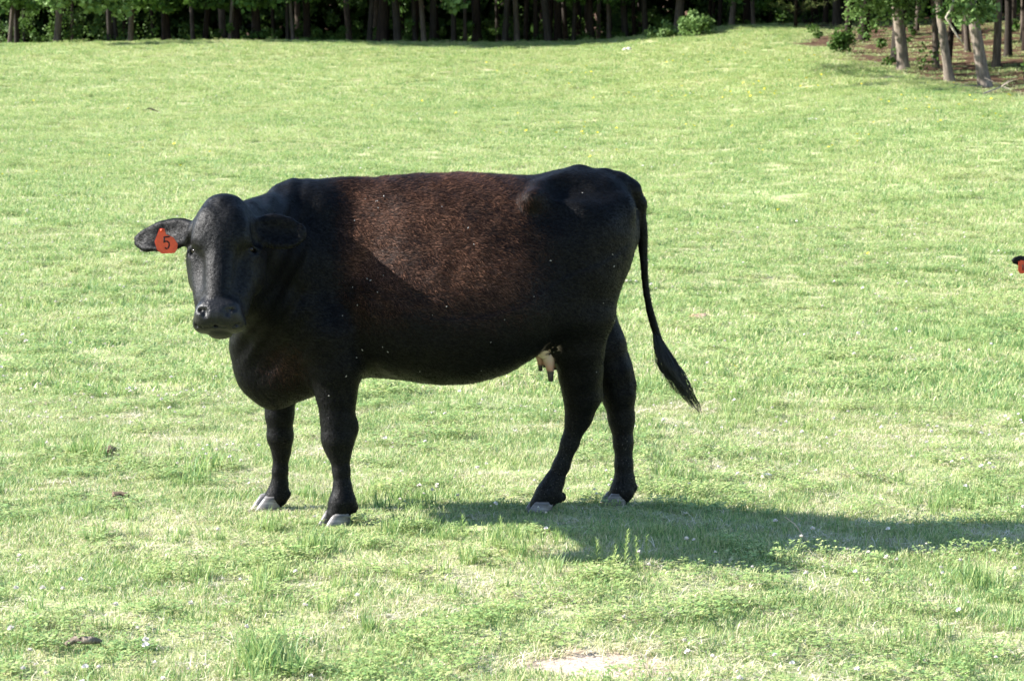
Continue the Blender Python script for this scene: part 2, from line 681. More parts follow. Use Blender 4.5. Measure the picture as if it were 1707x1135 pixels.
def build_flowers():
    stem = flat_mat("flower_stem", (.16, .26, .06))
    white = flat_mat("clover_petal", (.80, .74, .68))
    yellow = flat_mat("buttercup_petal", (.80, .66, .03))
    W = [flower_proto("clover_head", white, stem, "ball", 300 + i) for i in range(3)]
    Y = [flower_proto("buttercup_head", yellow, stem, "cup", 310 + i) for i in range(3)]
    out = []
    for (y0, y1, dens, sc, seed) in ((5.6, 14, 26, 1.0, 61), (14, 28, 7, 1.3, 62), (28, 60, 1.2, 1.6, 63)):
        x, y, r = field_points(y0, y1, dens, 1.0, seed)
        c = vnoise(x, y, 1.1, 64) * .6 + vnoise(x, y, .35, 65) * .4
        k = (r.random(len(x)) < sstep(.42, .75, c) + .06) & (bare_mask(x, y) < .3) & (litter_mask(x, y) < .2)
        x, y = x[k], y[k]
        out.append((x, y, sc * (.6 + .6 * r.random(len(x))), r))
    x = np.concatenate([o[0] for o in out]); y = np.concatenate([o[1] for o in out]); s = np.concatenate([o[2] for o in out])
    r = np.random.default_rng(66)
    rot = np.stack([(r.random(len(x)) - .5) * .5, (r.random(len(x)) - .5) * .5, r.random(len(x)) * 6.28], 1)
    scatter("clover_flowers", W, np.stack([x, y, ground_z(x, y)], 1), rot, np.stack([s, s, s], 1), r.integers(0, 3, len(x)),
            "tiny white clover heads dotted all over the grass", "flowers")
    x, y, r = field_points(8, 66, 6, 1.0, 71)
    c = vnoise(x, y, 2.4, 72) * .55 + vnoise(x, y, .6, 73) * .45
    right = sstep(3.0, 7.0, x) * sstep(33, 38, y) * sstep(56, 47, y)
    k = (r.random(len(x)) < .75 * sstep(.50, .72, c) * right + .05 * sstep(.55, .8, c) + .12 * sstep(.5, .8, c) * sstep(25, 40, y) * sstep(-2, 3, x)) & (litter_mask(x, y) < .3)
    x, y = x[k], y[k]
    s = (.8 + .5 * r.random(len(x))) * np.interp(y, [8, 30, 60], [1.0, 1.9, 2.6])
    rot = np.stack([(r.random(len(x)) - .5) * .6 + .3, (r.random(len(x)) - .5) * .6, r.random(len(x)) * 6.28], 1)
    scatter("buttercups", Y, np.stack([x, y, ground_z(x, y)], 1), rot, np.stack([s, s, s], 1), r.integers(0, 3, len(x)),
            "scattered yellow buttercups, thickest on the far right slope", "flowers")


if "nograss" not in DEV:
    build_flowers()
# ------------------------------------------------------------------ the wood
def bark_material(name, dark, light, scale=1.0):
    m, N, L, P = new_mat(name)
    tc = objco(N)
    mp = N.new("ShaderNodeMapping")
    mp.inputs["Scale"].default_value = (9 * scale, 9 * scale, 1.6 * scale)
    L.new(tc, mp.inputs[0])
    n = noise(N, L, mp.outputs[0], 2.5, 6, .65)
    n2 = noise(N, L, tc, 1.7, 4, .6)
    r = ramp(N, [(0.32, dark), (0.66, light)])
    L.new(n.outputs[0], r.inputs[0])
    r2 = ramp(N, [(0.35, .7), (0.7, 1.2)])
    L.new(n2.outputs[0], r2.inputs[0])
    L.new(mix(N, L, 1.0, r.outputs[0], r2.outputs[0], 'MULTIPLY'), P.inputs["Base Color"])
    P.inputs["Roughness"].default_value = .9
    P.inputs["Specular IOR Level"].default_value = .15
    bump(N, L, n.outputs[0], .8, .02, P)
    return m


def leaf_material(name, a, b, trans=.35):
    m, N, L, P = new_mat(name)
    r = ramp(N, [(0.0, a), (1.0, b)])
    L.new(attr_node(N, "tone"), r.inputs[0])
    L.new(r.outputs[0], P.inputs["Base Color"])
    P.inputs["Roughness"].default_value = .6
    P.inputs["Specular IOR Level"].default_value = .2
    leafy(m, N, L, P, r.outputs[0], trans)
    return m


M_BARK = bark_material("grey_bark", (.016, .013, .010), (.058, .048, .039))  # barks of the wood darkened: the gloom among the trees is in their colour
M_BARK2 = bark_material("brown_bark", (.010, .007, .005), (.036, .025, .018))
M_BARK3 = bark_material("pale_bark", (.045, .036, .028), (.15, .12, .095))
M_BARK_NEAR = bark_material("sun_tinted_bark", (.085, .070, .056), (.29, .24, .195))  # lighter copy of the bark, sunlight on the near trunks put into its colour
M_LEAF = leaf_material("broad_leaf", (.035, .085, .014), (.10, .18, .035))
M_LEAF_EDGE = leaf_material("sun_tinted_leaf", (.07, .14, .03), (.20, .30, .10))  # light green leaf, its brightness partly sunlight put into the colour
M_LEAF_DARK = leaf_material("shade_tinted_leaf", (.020, .055, .012), (.055, .11, .026))  # darker copy of the leaf, shade inside the wood put into its colour
M_NEEDLE = leaf_material("pine_needle", (.06, .10, .02), (.17, .20, .06), .2)
M_WOOD = bark_material("dead_wood", (.22, .18, .14), (.50, .44, .37))


def leaves(centers, radii, per, size, seed, up=.35, flat=1.0):
    """many leaf faces spread through clumps"""
    r = np.random.default_rng(seed)
    C = np.repeat(np.asarray(centers, float), per, 0)
    R = np.repeat(np.asarray(radii, float), per)
    n = len(C)
    d = r.normal(size=(n, 3))
    d /= np.linalg.norm(d, axis=1)[:, None]
    rad = R * r.random(n) ** .45
    p = C + d * rad[:, None] * np.array([1, 1, flat])
    nrm = d * .6 + r.normal(size=(n, 3)) * .6 + np.array([0, 0, up])
    nrm /= np.linalg.norm(nrm, axis=1)[:, None]
    a = np.cross(nrm, r.normal(size=(n, 3)))
    a /= np.linalg.norm(a, axis=1)[:, None] + 1e-9
    b = np.cross(nrm, a)
    s = (size * (.6 + .8 * r.random(n)))[:, None]
    fold = nrm * s * .12
    V = np.stack([p - a * s * .5, p + b * s * .38 - fold - a * s * .08, p + a * s * .5, p - b * s * .38 - fold - a * s * .08], 1).reshape(-1, 3)
    i = np.arange(n) * 4
    Q = np.stack([i, i + 1, i + 2, i + 3], 1)
    clump = np.repeat(r.random(len(centers)), per)
    tone = np.clip(.6 * r.random(n) + .4 * clump, 0, 1)
    return V, Q, np.repeat(tone, 4)


def leaf_mesh(name, *a, **k):
    V, Q, tn = leaves(*a, **k)
    me = mesh_np(name, V, Q, False)
    attr(me, "tone", tn)
    return me


def trunk_points(h, lean, wob, r0, seed):
    r = np.random.default_rng(seed)
    zs = np.array([-.15, 0.0, .12, .35, .8, 1.4, 2.2, 3.5, 5.5, 8.0, h])
    ph = r.random(4) * 6.28
    x = lean[0] * zs + wob * (np.sin(zs * 1.1 + ph[0]) * .5 + np.sin(zs * .45 + ph[1])) - wob * (math.sin(ph[0]) * .5 + math.sin(ph[1]))
    y = lean[1] * zs + wob * (np.sin(zs * 1.0 + ph[2]) * .5 + np.sin(zs * .4 + ph[3])) - wob * (math.sin(ph[2]) * .5 + math.sin(ph[3]))
    rad = r0 * np.array([1.6, 1.42, 1.2, 1.07, 1.0, .97, .93, .85, .7, .45, .08])
    return np.stack([x, y, zs], 1), rad


def trunk_mesh(name, h, lean, wob, r0, seed, limbs=7, zmin=3.2):
    r = np.random.default_rng(seed + 900)
    mb = MB()
    P, R = trunk_points(h, lean, wob, r0, seed)
    mb.tube(P, R, 12, jitter=.16, seed=seed)
    ends = []
    for k in range(limbs):
        z = zmin + (h - zmin - 1.0) * (k + r.random()) / limbs
        o = np.array([np.interp(z, P[:, 2], P[:, 0]), np.interp(z, P[:, 2], P[:, 1]), z])
        a = r.random() * 6.283
        ln = (1.2 + 1.6 * r.random()) * (1.15 - .5 * z / h)
        e = o + np.array([math.cos(a) * ln, math.sin(a) * ln, ln * (.25 + .5 * r.random())])
        m = (o + e) / 2 + np.array([0, 0, .18 * ln])
        mb.tube([o, m, e], [r0 * .34 * (1.1 - z / h), r0 * .22 * (1.1 - z / h), .012], 6, jitter=.1, seed=k)
        ends.append((m, e))
    return mb.mesh(name), ends


def crown_mesh(name, ends, h, seed, per=70, size=.26):
    r = np.random.default_rng(seed)
    C, R = [], []
    for m, e in ends:
        for q in range(5):
            t = .35 + .75 * r.random()
            C.append(m + (e - m) * t * 1.25 + r.normal(size=3) * .35)
            R.append(.55 + .45 * r.random())
    for _ in range(14):
        a, d = r.random() * 6.28, 1.6 * math.sqrt(r.random())
        C.append(np.array([math.cos(a) * d, math.sin(a) * d, h * (.55 + .45 * r.random())]))
        R.append(.6 + .5 * r.random())
    return leaf_mesh(name, C, R, per, size, seed + 1)


VAR = []


def make_variants():
    for k in range(5):
        r = np.random.default_rng(500 + k)
        h = 11 + 3 * r.random()
        lean = ((r.random() - .5) * .10, (r.random() - .5) * .06)
        tm, ends = trunk_mesh("trunk", h, lean, .05, .15, 520 + k, 10, 2.7)
        tm.materials.append((M_BARK, M_BARK2, M_BARK, M_BARK3, M_BARK2)[k])
        cm = crown_mesh("crown", ends, h, 540 + k)
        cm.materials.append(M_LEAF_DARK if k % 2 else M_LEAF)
        VAR.append((tm, cm))


make_variants()


def tree(loc, k, s, rot, label, group=None, rs=1.0):
    t = thing("tree", label, "tree", loc, rot, group)
    q = np.random.default_rng(int(abs(loc[0]) * 1000) % 99991)
    t.rotation_euler = ((q.random() - .5) * .10, (q.random() - .5) * .20, rot)
    tm, cm = VAR[k % len(VAR)]
    o = obj("trunk", tm, None, t)
    o.scale = (rs * .60, rs * .60, s)
    o = obj("crown", cm, None, t)
    o.scale = (s, s, s)
    tag(o, kind="stuff")
    return t


def at_row(px, y):
    """ground point in image column px at distance y"""
    x = (px - 853.5) / FOC * y
    return np.array([x, y, float(ground_z(x, y))])


def build_wood():
    # low leafy boughs of some front trees: columns from, to, lowest row, clumps, leaf
    LOW = {1: (-20, 60, 12, 26, M_LEAF), 2: (62, 150, 14, 40, M_LEAF_EDGE), 3: (150, 215, 16, 30, M_LEAF_EDGE), 5: (205, 262, 16, 26, M_LEAF),
           6: (255, 330, 14, 26, M_LEAF), 7: (320, 400, 10, 24, M_LEAF), 10: (395, 470, 8, 22, M_LEAF), 13: (480, 560, 2, 18, M_LEAF),
           15: (560, 650, -4, 14, M_LEAF), 17: (650, 720, -4, 14, M_LEAF), 20: (735, 775, 14, 7, M_LEAF_EDGE), 22: (780, 860, -8, 12, M_LEAF),
           27: (900, 1000, -4, 16, M_LEAF), 30: (1000, 1060, 4, 12, M_LEAF), 32: (1060, 1130, 0, 10, M_LEAF), 34: (1200, 1290, 6, 14, M_LEAF)}
    r = np.random.default_rng(77)
    # trunks at the front of the wood that can be told apart: column, distance, thickness, label
    front = [
        (22, 76.6, .75, 3, "slim grey trunk close to the far left end of the wood"),
        (34, 77.0, .8, 0, "grey trunk second from the far left end of the wood"),
        (100, 76.3, 1.2, 3, "pale trunk under the brightest leaves at the far left"),
        (188, 76.5, .9, 0, "slanting grey trunk left of a pair of slim ones at the wood edge"),
        (200, 77.4, .65, 2, "thin trunk just right of a slanting grey one at the wood edge"),
        (222, 76.4, .95, 3, "pale trunk straight above the left ear of the cow"),
        (282, 77.2, 1.5, 4, "thick dark trunk left of centre at the wood edge"),
        (345, 77.8, 1.0, 1, "dark trunk above the poll of the cow"),
        (386, 76.6, .7, 3, "thin pale trunk with a fork of light twigs at the wood edge"),
        (398, 77.4, 1.1, 1, "dark trunk behind the thin pale one at the wood edge"),
        (432, 77.0, 1.5, 4, "broad black trunk above the withers of the cow"),
        (482, 76.8, .6, 0, "thinner of two close trunks above the withers"),
        (491, 76.6, .6, 3, "paler of two close trunks above the withers"),
        (515, 77.5, 1.3, 4, "broad dark trunk right of two close thin trunks"),
        (617, 77.1, .9, 2, "brownish trunk left of a broad dark one at the middle of the wood"),
        (638, 76.9, 2.0, 1, "broadest black trunk near the middle of the wood"),
        (664, 76.5, 1.3, 0, "grey trunk right of the broadest black trunk"),
        (693, 76.8, .8, 2, "narrow brown trunk left of a pale leaning one"),
        (708, 76.4, .9, 3, "pale leaning trunk at the middle of the wood"),
        (722, 77.0, 1.2, 0, "dark grey trunk right of the pale leaning one"),
        (757, 76.7, .9, 2, "brown trunk with a twig of bright leaves beside it"),
        (796, 77.3, 1.6, 4, "broad black trunk in line with the back of the cow"),
        (841, 76.3, 1.0, 0, "slim grey trunk with a pale foot"),
        (862, 76.5, 1.0, 3, "pale grey trunk right of one with a pale foot"),
        (893, 76.8, .9, 1, "dark slim trunk above the hip of the cow"),
        (914, 76.3, 1.3, 0, "smooth grey trunk above the hip of the cow"),
        (930, 77.2, 1.4, 4, "dark trunk touching the smooth grey one above the hip"),
        (955, 76.7, .7, 2, "thin brown trunk above the rump of the cow"),
        (985, 76.5, 1.1, 1, "dark brown trunk above the tail head of the cow"),
        (1014, 76.8, .8, 3, "thin pale trunk with sunny leaves behind it"),
        (1041, 77.0, 1.1, 0, "grey trunk in line with the tail of the cow"),
        (1075, 76.6, 1.0, 2, "brown trunk left of the first light green bush"),
        (1127, 76.0, 1.5, 3, "stout pale brown trunk beside the light green bush"),
        (1196, 76.6, .7, 1, "dark thin trunk right of the light green bush"),
        (1216, 75.6, 1.0, 3, "sunlit tan trunk right of the light green bush"),
        (1253, 75.8, .7, 3, "slim sunlit tan trunk before a dark gap"),
    ]
    for i, (px, y, th, k, lab) in enumerate(front):
        t = tree(at_row(px, y), k, .9 + .3 * r.random(), 0, lab, "trees along the front of the wood", th)
        if i in LOW:
            lo, hi, low, n, mat = LOW[i]
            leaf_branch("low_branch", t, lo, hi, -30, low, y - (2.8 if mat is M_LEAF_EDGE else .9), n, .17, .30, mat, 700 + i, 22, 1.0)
    # the darker trees deeper in the wood
    lab = "dim trunk standing back in the dark wood between the nearer trunks"
    n = 0
    while n < 95:
        y = 79 + 34 * r.random() ** 1.2
        x = (r.random() * 2 - 1) * (.2134 * y + 5)
        tree((x, y, float(ground_z(x, y))), int(r.integers(0, 5)), .85 + .4 * r.random(), r.random() * 6.28, lab, "trees deep in the wood", .7 + .9 * r.random() ** 2)
        n += 1
    # trees in the wood on the right, behind the four near trunks
    lab = "shaded trunk standing behind the near trunks on the right slope"
    spots = []
    tries = 0
    while len(spots) < 40 and tries < 4000:
        tries += 1
        y = 47 + 31 * r.random()
        x = wood_edge(y) + 1.2 + 9.5 * r.random()
        if x > .2134 * y + 6:
            continue
        if any((x - a) ** 2 + (y - b) ** 2 < 1.8 for a, b in spots):
            continue
        spots.append((x, y))
        tree((x, y, float(ground_z(x, y))), int(r.integers(0, 5)), .85 + .4 * r.random(), r.random() * 6.28, lab, "trees behind the right wood edge", .7 + .8 * r.random() ** 2)


def build_undergrowth():
    r = np.random.default_rng(91)
    # the depth of the wood: leaf on leaf behind the last trunks
    C, R = [], []
    for _ in range(1500):
        x = -42 + 94 * r.random()
        y = 112 + 14 * r.random()
        C.append((x, y, float(ground_z(x, min(y, 139))) + 15 * r.random() ** 1.1))
        R.append(1.3 + 1.2 * r.random())
    me = leaf_mesh("far_wood", C, R, 60, .75, 92, .3)
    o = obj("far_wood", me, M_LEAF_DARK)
    tag(o, "dark mass of foliage closing the depth of the wood", "foliage", kind="stuff")
    # wood further right, seen between the near trunks
    C, R = [], []
    for _ in range(260):
        y = 50 + 62 * r.random()
        x = max(wood_edge(y) + 9, .2134 * y * .98) + 2.0 + 7 * r.random()
        C.append((x, y, float(ground_z(x, y)) + 9 * r.random()))
        R.append(.9 + .9 * r.random())
    me = leaf_mesh("far_wood", C, R, 80, .45, 93, .3)
    o = obj("far_wood", me, M_LEAF_DARK)
    tag(o, "dark foliage filling the wood at the right edge", "foliage", kind="stuff")
    # low growth between the trunks
    C, R = [], []
    for _ in range(430):
        y = 80 + 32 * r.random()
        x = (2 * r.random() - 1) * (.2134 * y + 4)
        hgt = 2.6 * r.random() ** 1.5
        C.append((x, y, float(ground_z(x, y)) + hgt))
        R.append(.22 + .35 * r.random())
    for _ in range(28):
        y = 47 + 30 * r.random()
        x = wood_edge(y) + .6 + 6 * r.random()
        C.append((x, y, float(ground_z(x, y)) + .12 + .9 * r.random() ** 3))
        R.append(.12 + .22 * r.random())
    for _ in range(120):                                   # sprigs along the front of the wood
        x = -19 + 27.5 * r.random()
        y = 76.4 + 2.2 * r.random()
        C.append((x, y, float(ground_z(x, y)) + .05 + .8 * r.random() ** 2.5))
        R.append(.08 + .16 * r.random())
    me = leaf_mesh("undergrowth", C, R, 60, .095, 94, .4)
    o = obj("undergrowth", me, M_LEAF)
    tag(o, "low leafy growth between the trunks in the wood", "undergrowth", kind="stuff")


def leaf_branch(name, parent, px0, px1, py0, py1, y, n, size, rad, mat, seed, per=40, depth=.7):
    """leafy low branch hanging inside a stretch of the picture at distance y, part of its tree"""
    r = np.random.default_rng(seed)
    C = []
    for _ in range(n):
        p = at_depth(px0 + (px1 - px0) * r.random(), py0 + (py1 - py0) * r.random(), y + (r.random() - .5) * depth)
        C.append(p)
    C = np.array(C)
    base = np.array(parent.location)
    me = leaf_mesh(name, C - base, [rad * (.6 + .8 * r.random()) for _ in C], per, size, seed, .5, .8)
    me.materials.append(mat)
    return tag(obj(name, me, None, parent), kind="stuff")


def special_tree(px, y, r0, lean, wob, seed, mat, label, h=12, limbs=8, zmin=3.4):
    base = at_row(px, y)
    t = thing("tree", label, "tree", base)
    tm, ends = trunk_mesh("trunk", h, lean, wob, r0, seed, limbs, zmin)
    tm.materials.append(mat)
    obj("trunk", tm, None, t)
    rr_ = np.random.default_rng(seed + 60)
    for _ in range(12):
        e = np.array([-3.4 + 4.2 * rr_.random(), -1.6 + 3.2 * rr_.random(), 3.3 + 3.0 * rr_.random()])
        ends.append((e * .8 + np.array([0, 0, .6]), e))
    cm = crown_mesh("crown", ends, h, seed + 5, 120, .15)
    cm.materials.append(M_LEAF)
    tag(obj("crown", cm, None, t), kind="stuff")
    return t


def on_row(px, py):
    p = on_ground(px, py)
    return p[1]


def bush(px, y, w, h, n, size, label, seed, mat=None):
    base = at_row(px, y)
    t = thing("bush", label, "bush", base)
    r = np.random.default_rng(seed)
    mb = MB()
    C, R = [], []
    for _ in range(n):
        a, d = r.random() * 6.28, math.sqrt(r.random())
        e = np.array([math.cos(a) * d * w * .5, math.sin(a) * d * w * .5, h * (.25 + .75 * r.random()) * (1.05 - .5 * d)])
        mb.tube([(0, 0, -.05), e * np.array([.4, .4, .6]), e], [.016, .011, .004], 5)
        C.append(e)
        R.append(.12 + .13 * r.random())
    obj("stems", mb.mesh("stems"), M_BARK2, t)
    me = leaf_mesh("foliage", C, R, 34, size, seed + 1, .5)
    me.materials.append(mat or M_LEAF_EDGE)
    tag(obj("foliage", me, None, t), kind="stuff")


def pine_sapling(px, y, label):
    base = at_row(px, y)
    t = thing("pine_sapling", label, "tree", base)
    r = np.random.default_rng(871)
    mb = MB()
    mb.tube([(0, 0, -.1), (.02, 0, 1.0), (0, 0, 2.2), (.03, 0, 3.4)], [.06, .05, .035, .01], 8, jitter=.1)
    V, Q, tn, k = [], [], [], 0
    for _ in range(60):
        z = .35 + 3.0 * r.random()
        a = r.random() * 6.28
        ln = (1.25 - .28 * z) * (.6 + .5 * r.random())
        e = np.array([math.cos(a) * ln, math.sin(a) * ln, z + ln * .25])
        o = np.array([0, 0, z])
        mb.tube([o, (o + e) / 2 - np.array([0, 0, .03]), e], [.014, .01, .004], 4)
        for q in range(46):
            p = o + (e - o) * (.3 + .75 * r.random())
            d = (e - o) / ln * .8 + r.normal(size=3) * .7
            d *= .13 / np.linalg.norm(d)
            s = np.cross(d, r.normal(size=3))
            s *= .0055 / (np.linalg.norm(s) + 1e-9)
            V += [p - s, p + s, p + d + s * .4, p + d - s * .4]
            Q.append((k, k + 1, k + 2, k + 3))
            tn += [r.random()] * 4
            k += 4
    obj("trunk", mb.mesh("trunk"), M_BARK2, t)
    me = mesh_np("needles", np.array(V), np.array(Q), False)
    attr(me, "tone", tn)
    tag(obj("needles", me, M_NEEDLE, t), kind="stuff")


if "nowood" not in DEV:
    build_wood()
    build_undergrowth()
    bush(1160, 72.2, .95, .78, 46, .10, "light green rounded bush beside a stout pale trunk", 861)
    bush(1110, 73.0, .6, .42, 18, .09, "low sunny bush left of the stout pale trunk", 863)
    bush(1085, 73.4, .35, .22, 10, .08, "smallest light green bush at the crest of the field", 865)
    bush(1402, 62.0, .5, .7, 18, .10, "leafy bush at the foot of the trunks left of the near right group", 867, M_LEAF)
    pine_sapling(1322, 72.5, "feathery young pine with yellowish needles at the wood edge")
    # the four near trunks on the right
    def px_of(p):
        return p
    y1 = on_row(1502, 117)
    t1 = special_tree(1502, y1, .128, (-.115, 0), .02, 801, M_BARK_NEAR, "thick grey trunk leaning left under leafy boughs, leftmost of the near right group")
    y2 = on_row(1556, 114)
    t2 = special_tree(1556, y2, .070, (-.04, .02), .015, 802, M_BARK3, "slim pale trunk second from left in the near right group")
    y3 = on_row(1579, 136)
    t3 = special_tree(1579, y3, .088, (-.13, .0), .05, 803, M_BARK_NEAR, "curved grey trunk with a mossy foot in the near right group")
    y4 = on_row(1638, 145)
    t4 = special_tree(1638, y4, .115, (-.20, 0), .02, 804, M_BARK_NEAR, "stout grey trunk leaning left, rightmost of the near right group")
    leaf_branch("low_branch", t1, 1420, 1500, -30, 28, y1 - .6, 42, .105, .26, M_LEAF_EDGE, 811, 26)
    leaf_branch("low_branch", t2, 1500, 1545, -15, 34, y2 - .8, 20, .10, .22, M_LEAF_EDGE, 812, 26)
    leaf_branch("low_branch", t4, 1585, 1650, -20, 40, y4 - .8, 38, .095, .24, M_LEAF_EDGE, 813, 26)
    leaf_branch("low_branch", t3, 1560, 1600, -20, 26, y3 - .3, 10, .095, .22, M_LEAF, 814, 26)
    # wide low boughs reaching out over the grass, above the frame
    r_ = np.random.default_rng(821)
    for t_, n_ in ((t1, 54), (t3, 24), (t4, 34)):
        b0 = np.array(t_.location)
        C_, mb = [], MB()
        for _ in range(n_):
            e = np.array([-.8 - 5.2 * r_.random(), -2.6 + 5.0 * r_.random(), 2.30 + .9 * r_.random()])
            C_.append(e)
            if _ % 4 == 0:
                mb.tube([(-.2, 0, 2.4), e * .5 + np.array([0, 0, 1.5]), e], [.04, .026, .006], 6)
        obj("bough", mb.mesh("bough"), M_BARK_NEAR, t_)
        me_ = leaf_mesh("bough_leaves", C_, [.35 + .3 * r_.random() for _ in C_], 60, .12, 822, .5, .6)
        me_.materials.append(M_LEAF_EDGE)
        tag(obj("bough_leaves", me_, None, t_), kind="stuff")
    # dead branch hanging from the rightmost near tree
    pts = [at_depth(px, py, y4 - .9) - np.array(t4.location) for px, py in ((1586, -20), (1590, 8), (1577, 30), (1588, 48), (1597, 62), (1604, 71))]
    mb = MB()
    mb.tube(pts, [.03, .028, .024, .02, .016, .008], 6, jitter=.2, seed=3)
    pts2 = [pts[1], (pts[1] + pts[2]) / 2 + np.array([.16, 0, .02]), pts[2] + np.array([.28, 0, .05])]
    mb.tube(pts2, [.016, .012, .006], 5)
    obj("dead_branch", mb.mesh("dead_branch"), M_WOOD, t4)
# ------------------------------------------------------------------ the cow
TH = math.radians(9.0)
CW = np.array([-0.276, 9.59, 0.0])
CD = np.array([-math.cos(TH), -math.sin(TH), 0.0])       # forward
CL = np.array([math.sin(TH), -math.cos(TH), 0.0])        # the cow's left, towards the camera


def to_local(p):
    p = np.asarray(p) - CW
    return np.array([p @ CD, p @ CL, p[2]])


def LP(px, py, lat):
    d = ray(px, py)
    t = (lat - (CAM - CW) @ CL) / (d @ CL)
    return to_local(CAM + t * d)


class Field:
    """signed distance values on a grid, primitives blended smoothly into it"""

    def __init__(self, lo, hi, h):
        self.lo, self.h = np.array(lo, float), h
        self.n = np.ceil((np.array(hi) - self.lo) / h).astype(int) + 1
        self.ax = [self.lo[i] + h * np.arange(self.n[i]) for i in range(3)]
        self.F = np.full(self.n, 1.0, dtype=np.float32)

    def win(self, lo, hi, pad):
        s = []
        for i in range(3):
            a = max(0, int((lo[i] - pad - self.lo[i]) / self.h) - 1)
            b = min(self.n[i], int((hi[i] + pad - self.lo[i]) / self.h) + 2)
            s.append(slice(a, max(a + 1, b)))
        s = tuple(s)
        X, Y, Z = np.meshgrid(*[self.ax[i][s[i]].astype(np.float32) for i in range(3)], indexing='ij')
        return s, X, Y, Z

    def put(self, s, d, k, sub=False):
        A = self.F[s]
        if sub:
            h = np.maximum(k - np.abs(A + d), 0) / k
            self.F[s] = np.maximum(A, -d) + h * h * k * 0.25
        else:
            h = np.maximum(k - np.abs(A - d), 0) / k
            self.F[s] = np.minimum(A, d) - h * h * k * 0.25

    def cone(self, a, b, ra, rb, k=0.03, sub=False):
        a, b = np.asarray(a, float), np.asarray(b, float)
        r = max(ra, rb)
        s, X, Y, Z = self.win(np.minimum(a, b) - r, np.maximum(a, b) + r, k)
        ab = b - a
        t = ((X - a[0]) * ab[0] + (Y - a[1]) * ab[1] + (Z - a[2]) * ab[2]) / (ab @ ab + 1e-9)
        t = np.clip(t, 0, 1)
        d = np.sqrt((X - a[0] - t * ab[0]) ** 2 + (Y - a[1] - t * ab[1]) ** 2 + (Z - a[2] - t * ab[2]) ** 2)
        self.put(s, d - (ra + (rb - ra) * t), k, sub)

    def chain(self, pts, k=0.03):
        for (a, ra), (b, rb) in zip(pts[:-1], pts[1:]):
            self.cone(a, b, ra, rb, k)

    def ell(self, c, r, k=0.03, M=None, sub=False):
        """ellipsoid; the rows of M are its own axes"""
        c, r = np.asarray(c, float), np.asarray(r, float)
        R = r.max() if M is not None else r
        s, X, Y, Z = self.win(c - R, c + R, k)
        X, Y, Z = X - c[0], Y - c[1], Z - c[2]
        if M is not None:
            X, Y, Z = [M[i][0] * X + M[i][1] * Y + M[i][2] * Z for i in range(3)]
        k0 = np.sqrt((X / r[0]) ** 2 + (Y / r[1]) ** 2 + (Z / r[2]) ** 2)
        k1 = np.sqrt((X / r[0] ** 2) ** 2 + (Y / r[1] ** 2) ** 2 + (Z / r[2] ** 2) ** 2) + 1e-6
        self.put(s, k0 * (k0 - 1) / k1, k, sub)

    def loft(self, st, k=0.03, low=0.45):
        """body from stations (x, top, bottom, half width, upper power, lower power)"""
        st = np.array(sorted(st), float)
        xs = self.ax[0]
        xi = np.clip(xs, st[0, 0], st[-1, 0])
        cols = []
        ker = np.hanning(int(0.10 / self.h) | 1)
        ker /= ker.sum()
        for c in range(1, 6):
            v = np.interp(xi, st[:, 0], st[:, c])
            v = np.convolve(np.pad(v, len(ker) // 2, mode='edge'), ker, 'valid')
            cols.append(v.astype(np.float32)[:, None, None])
        top, bot, w, pu, pl = cols
        s, X, Y, Z = self.win((st[0, 0], -0.5, 0.2), (st[-1, 0], 0.5, 1.6), 0.02)
        sl = s[0]
        top, bot, w, pu, pl = [c[sl] for c in (top, bot, w, pu, pl)]
        zc = bot + low * (top - bot)
        up = Z > zc
        hh = np.where(up, top - zc, zc - bot)
        p = np.where(up, pu, pl)
        q = ((np.abs(Y) / w) ** p + (np.abs(Z - zc) / hh) ** p) ** (1 / p)
        d = (q - 1) * np.minimum(w, hh)
        d = np.maximum(d, np.maximum(X - st[-1, 0], st[0, 0] - X))
        self.put(s, d.astype(np.float32), k)

    def mesh(self):
        """surface nets"""
        F = self.F
        S = F < 0
        c = [S[i:S.shape[0] - 1 + i, j:S.shape[1] - 1 + j, l:S.shape[2] - 1 + l] for i in (0, 1) for j in (0, 1) for l in (0, 1)]
        cnt = sum(a.astype(np.int8) for a in c)
        act = (cnt > 0) & (cnt < 8)
        idx = np.argwhere(act)
        vid = np.full(act.shape, -1, dtype=np.int32)
        vid[act] = np.arange(len(idx))
        val = {}
        for i in (0, 1):
            for j in (0, 1):
                for l in (0, 1):
                    val[i, j, l] = F[idx[:, 0] + i, idx[:, 1] + j, idx[:, 2] + l]
        acc = np.zeros((len(idx), 3))
        num = np.zeros(len(idx))
        for a in val:
            for axis in range(3):
                if a[axis]:
                    continue
                b = list(a)
                b[axis] = 1
                va, vb = val[a], val[tuple(b)]
                cr = (va < 0) != (vb < 0)
                t = np.where(cr, va / np.where(cr, va - vb, 1), 0)
                p = np.tile(np.array(a, float), (len(idx), 1))
                p[:, axis] += t
                acc += p * cr[:, None]
                num += cr
        V = self.lo + self.h * (idx + acc / num[:, None])
        Q = []
        for axis in range(3):
            a1, a2 = (axis + 1) % 3, (axis + 2) % 3
            sh = np.array(S.shape)
            sh[axis] -= 1
            A = np.take(S, range(0, S.shape[axis] - 1), axis)
            B = np.take(S, range(1, S.shape[axis]), axis)
            e = np.argwhere(A != B)
            ok = (e[:, a1] > 0) & (e[:, a2] > 0) & (e[:, a1] < S.shape[a1] - 1) & (e[:, a2] < S.shape[a2] - 1)
            e = e[ok]
            inside = A[e[:, 0], e[:, 1], e[:, 2]]
            q = []
            for (o1, o2) in ((1, 1), (0, 1), (0, 0), (1, 0)):
                g = e.copy()
                g[:, a1] -= o1
                g[:, a2] -= o2
                q.append(vid[g[:, 0], g[:, 1], g[:, 2]])
            q = np.stack(q, 1)
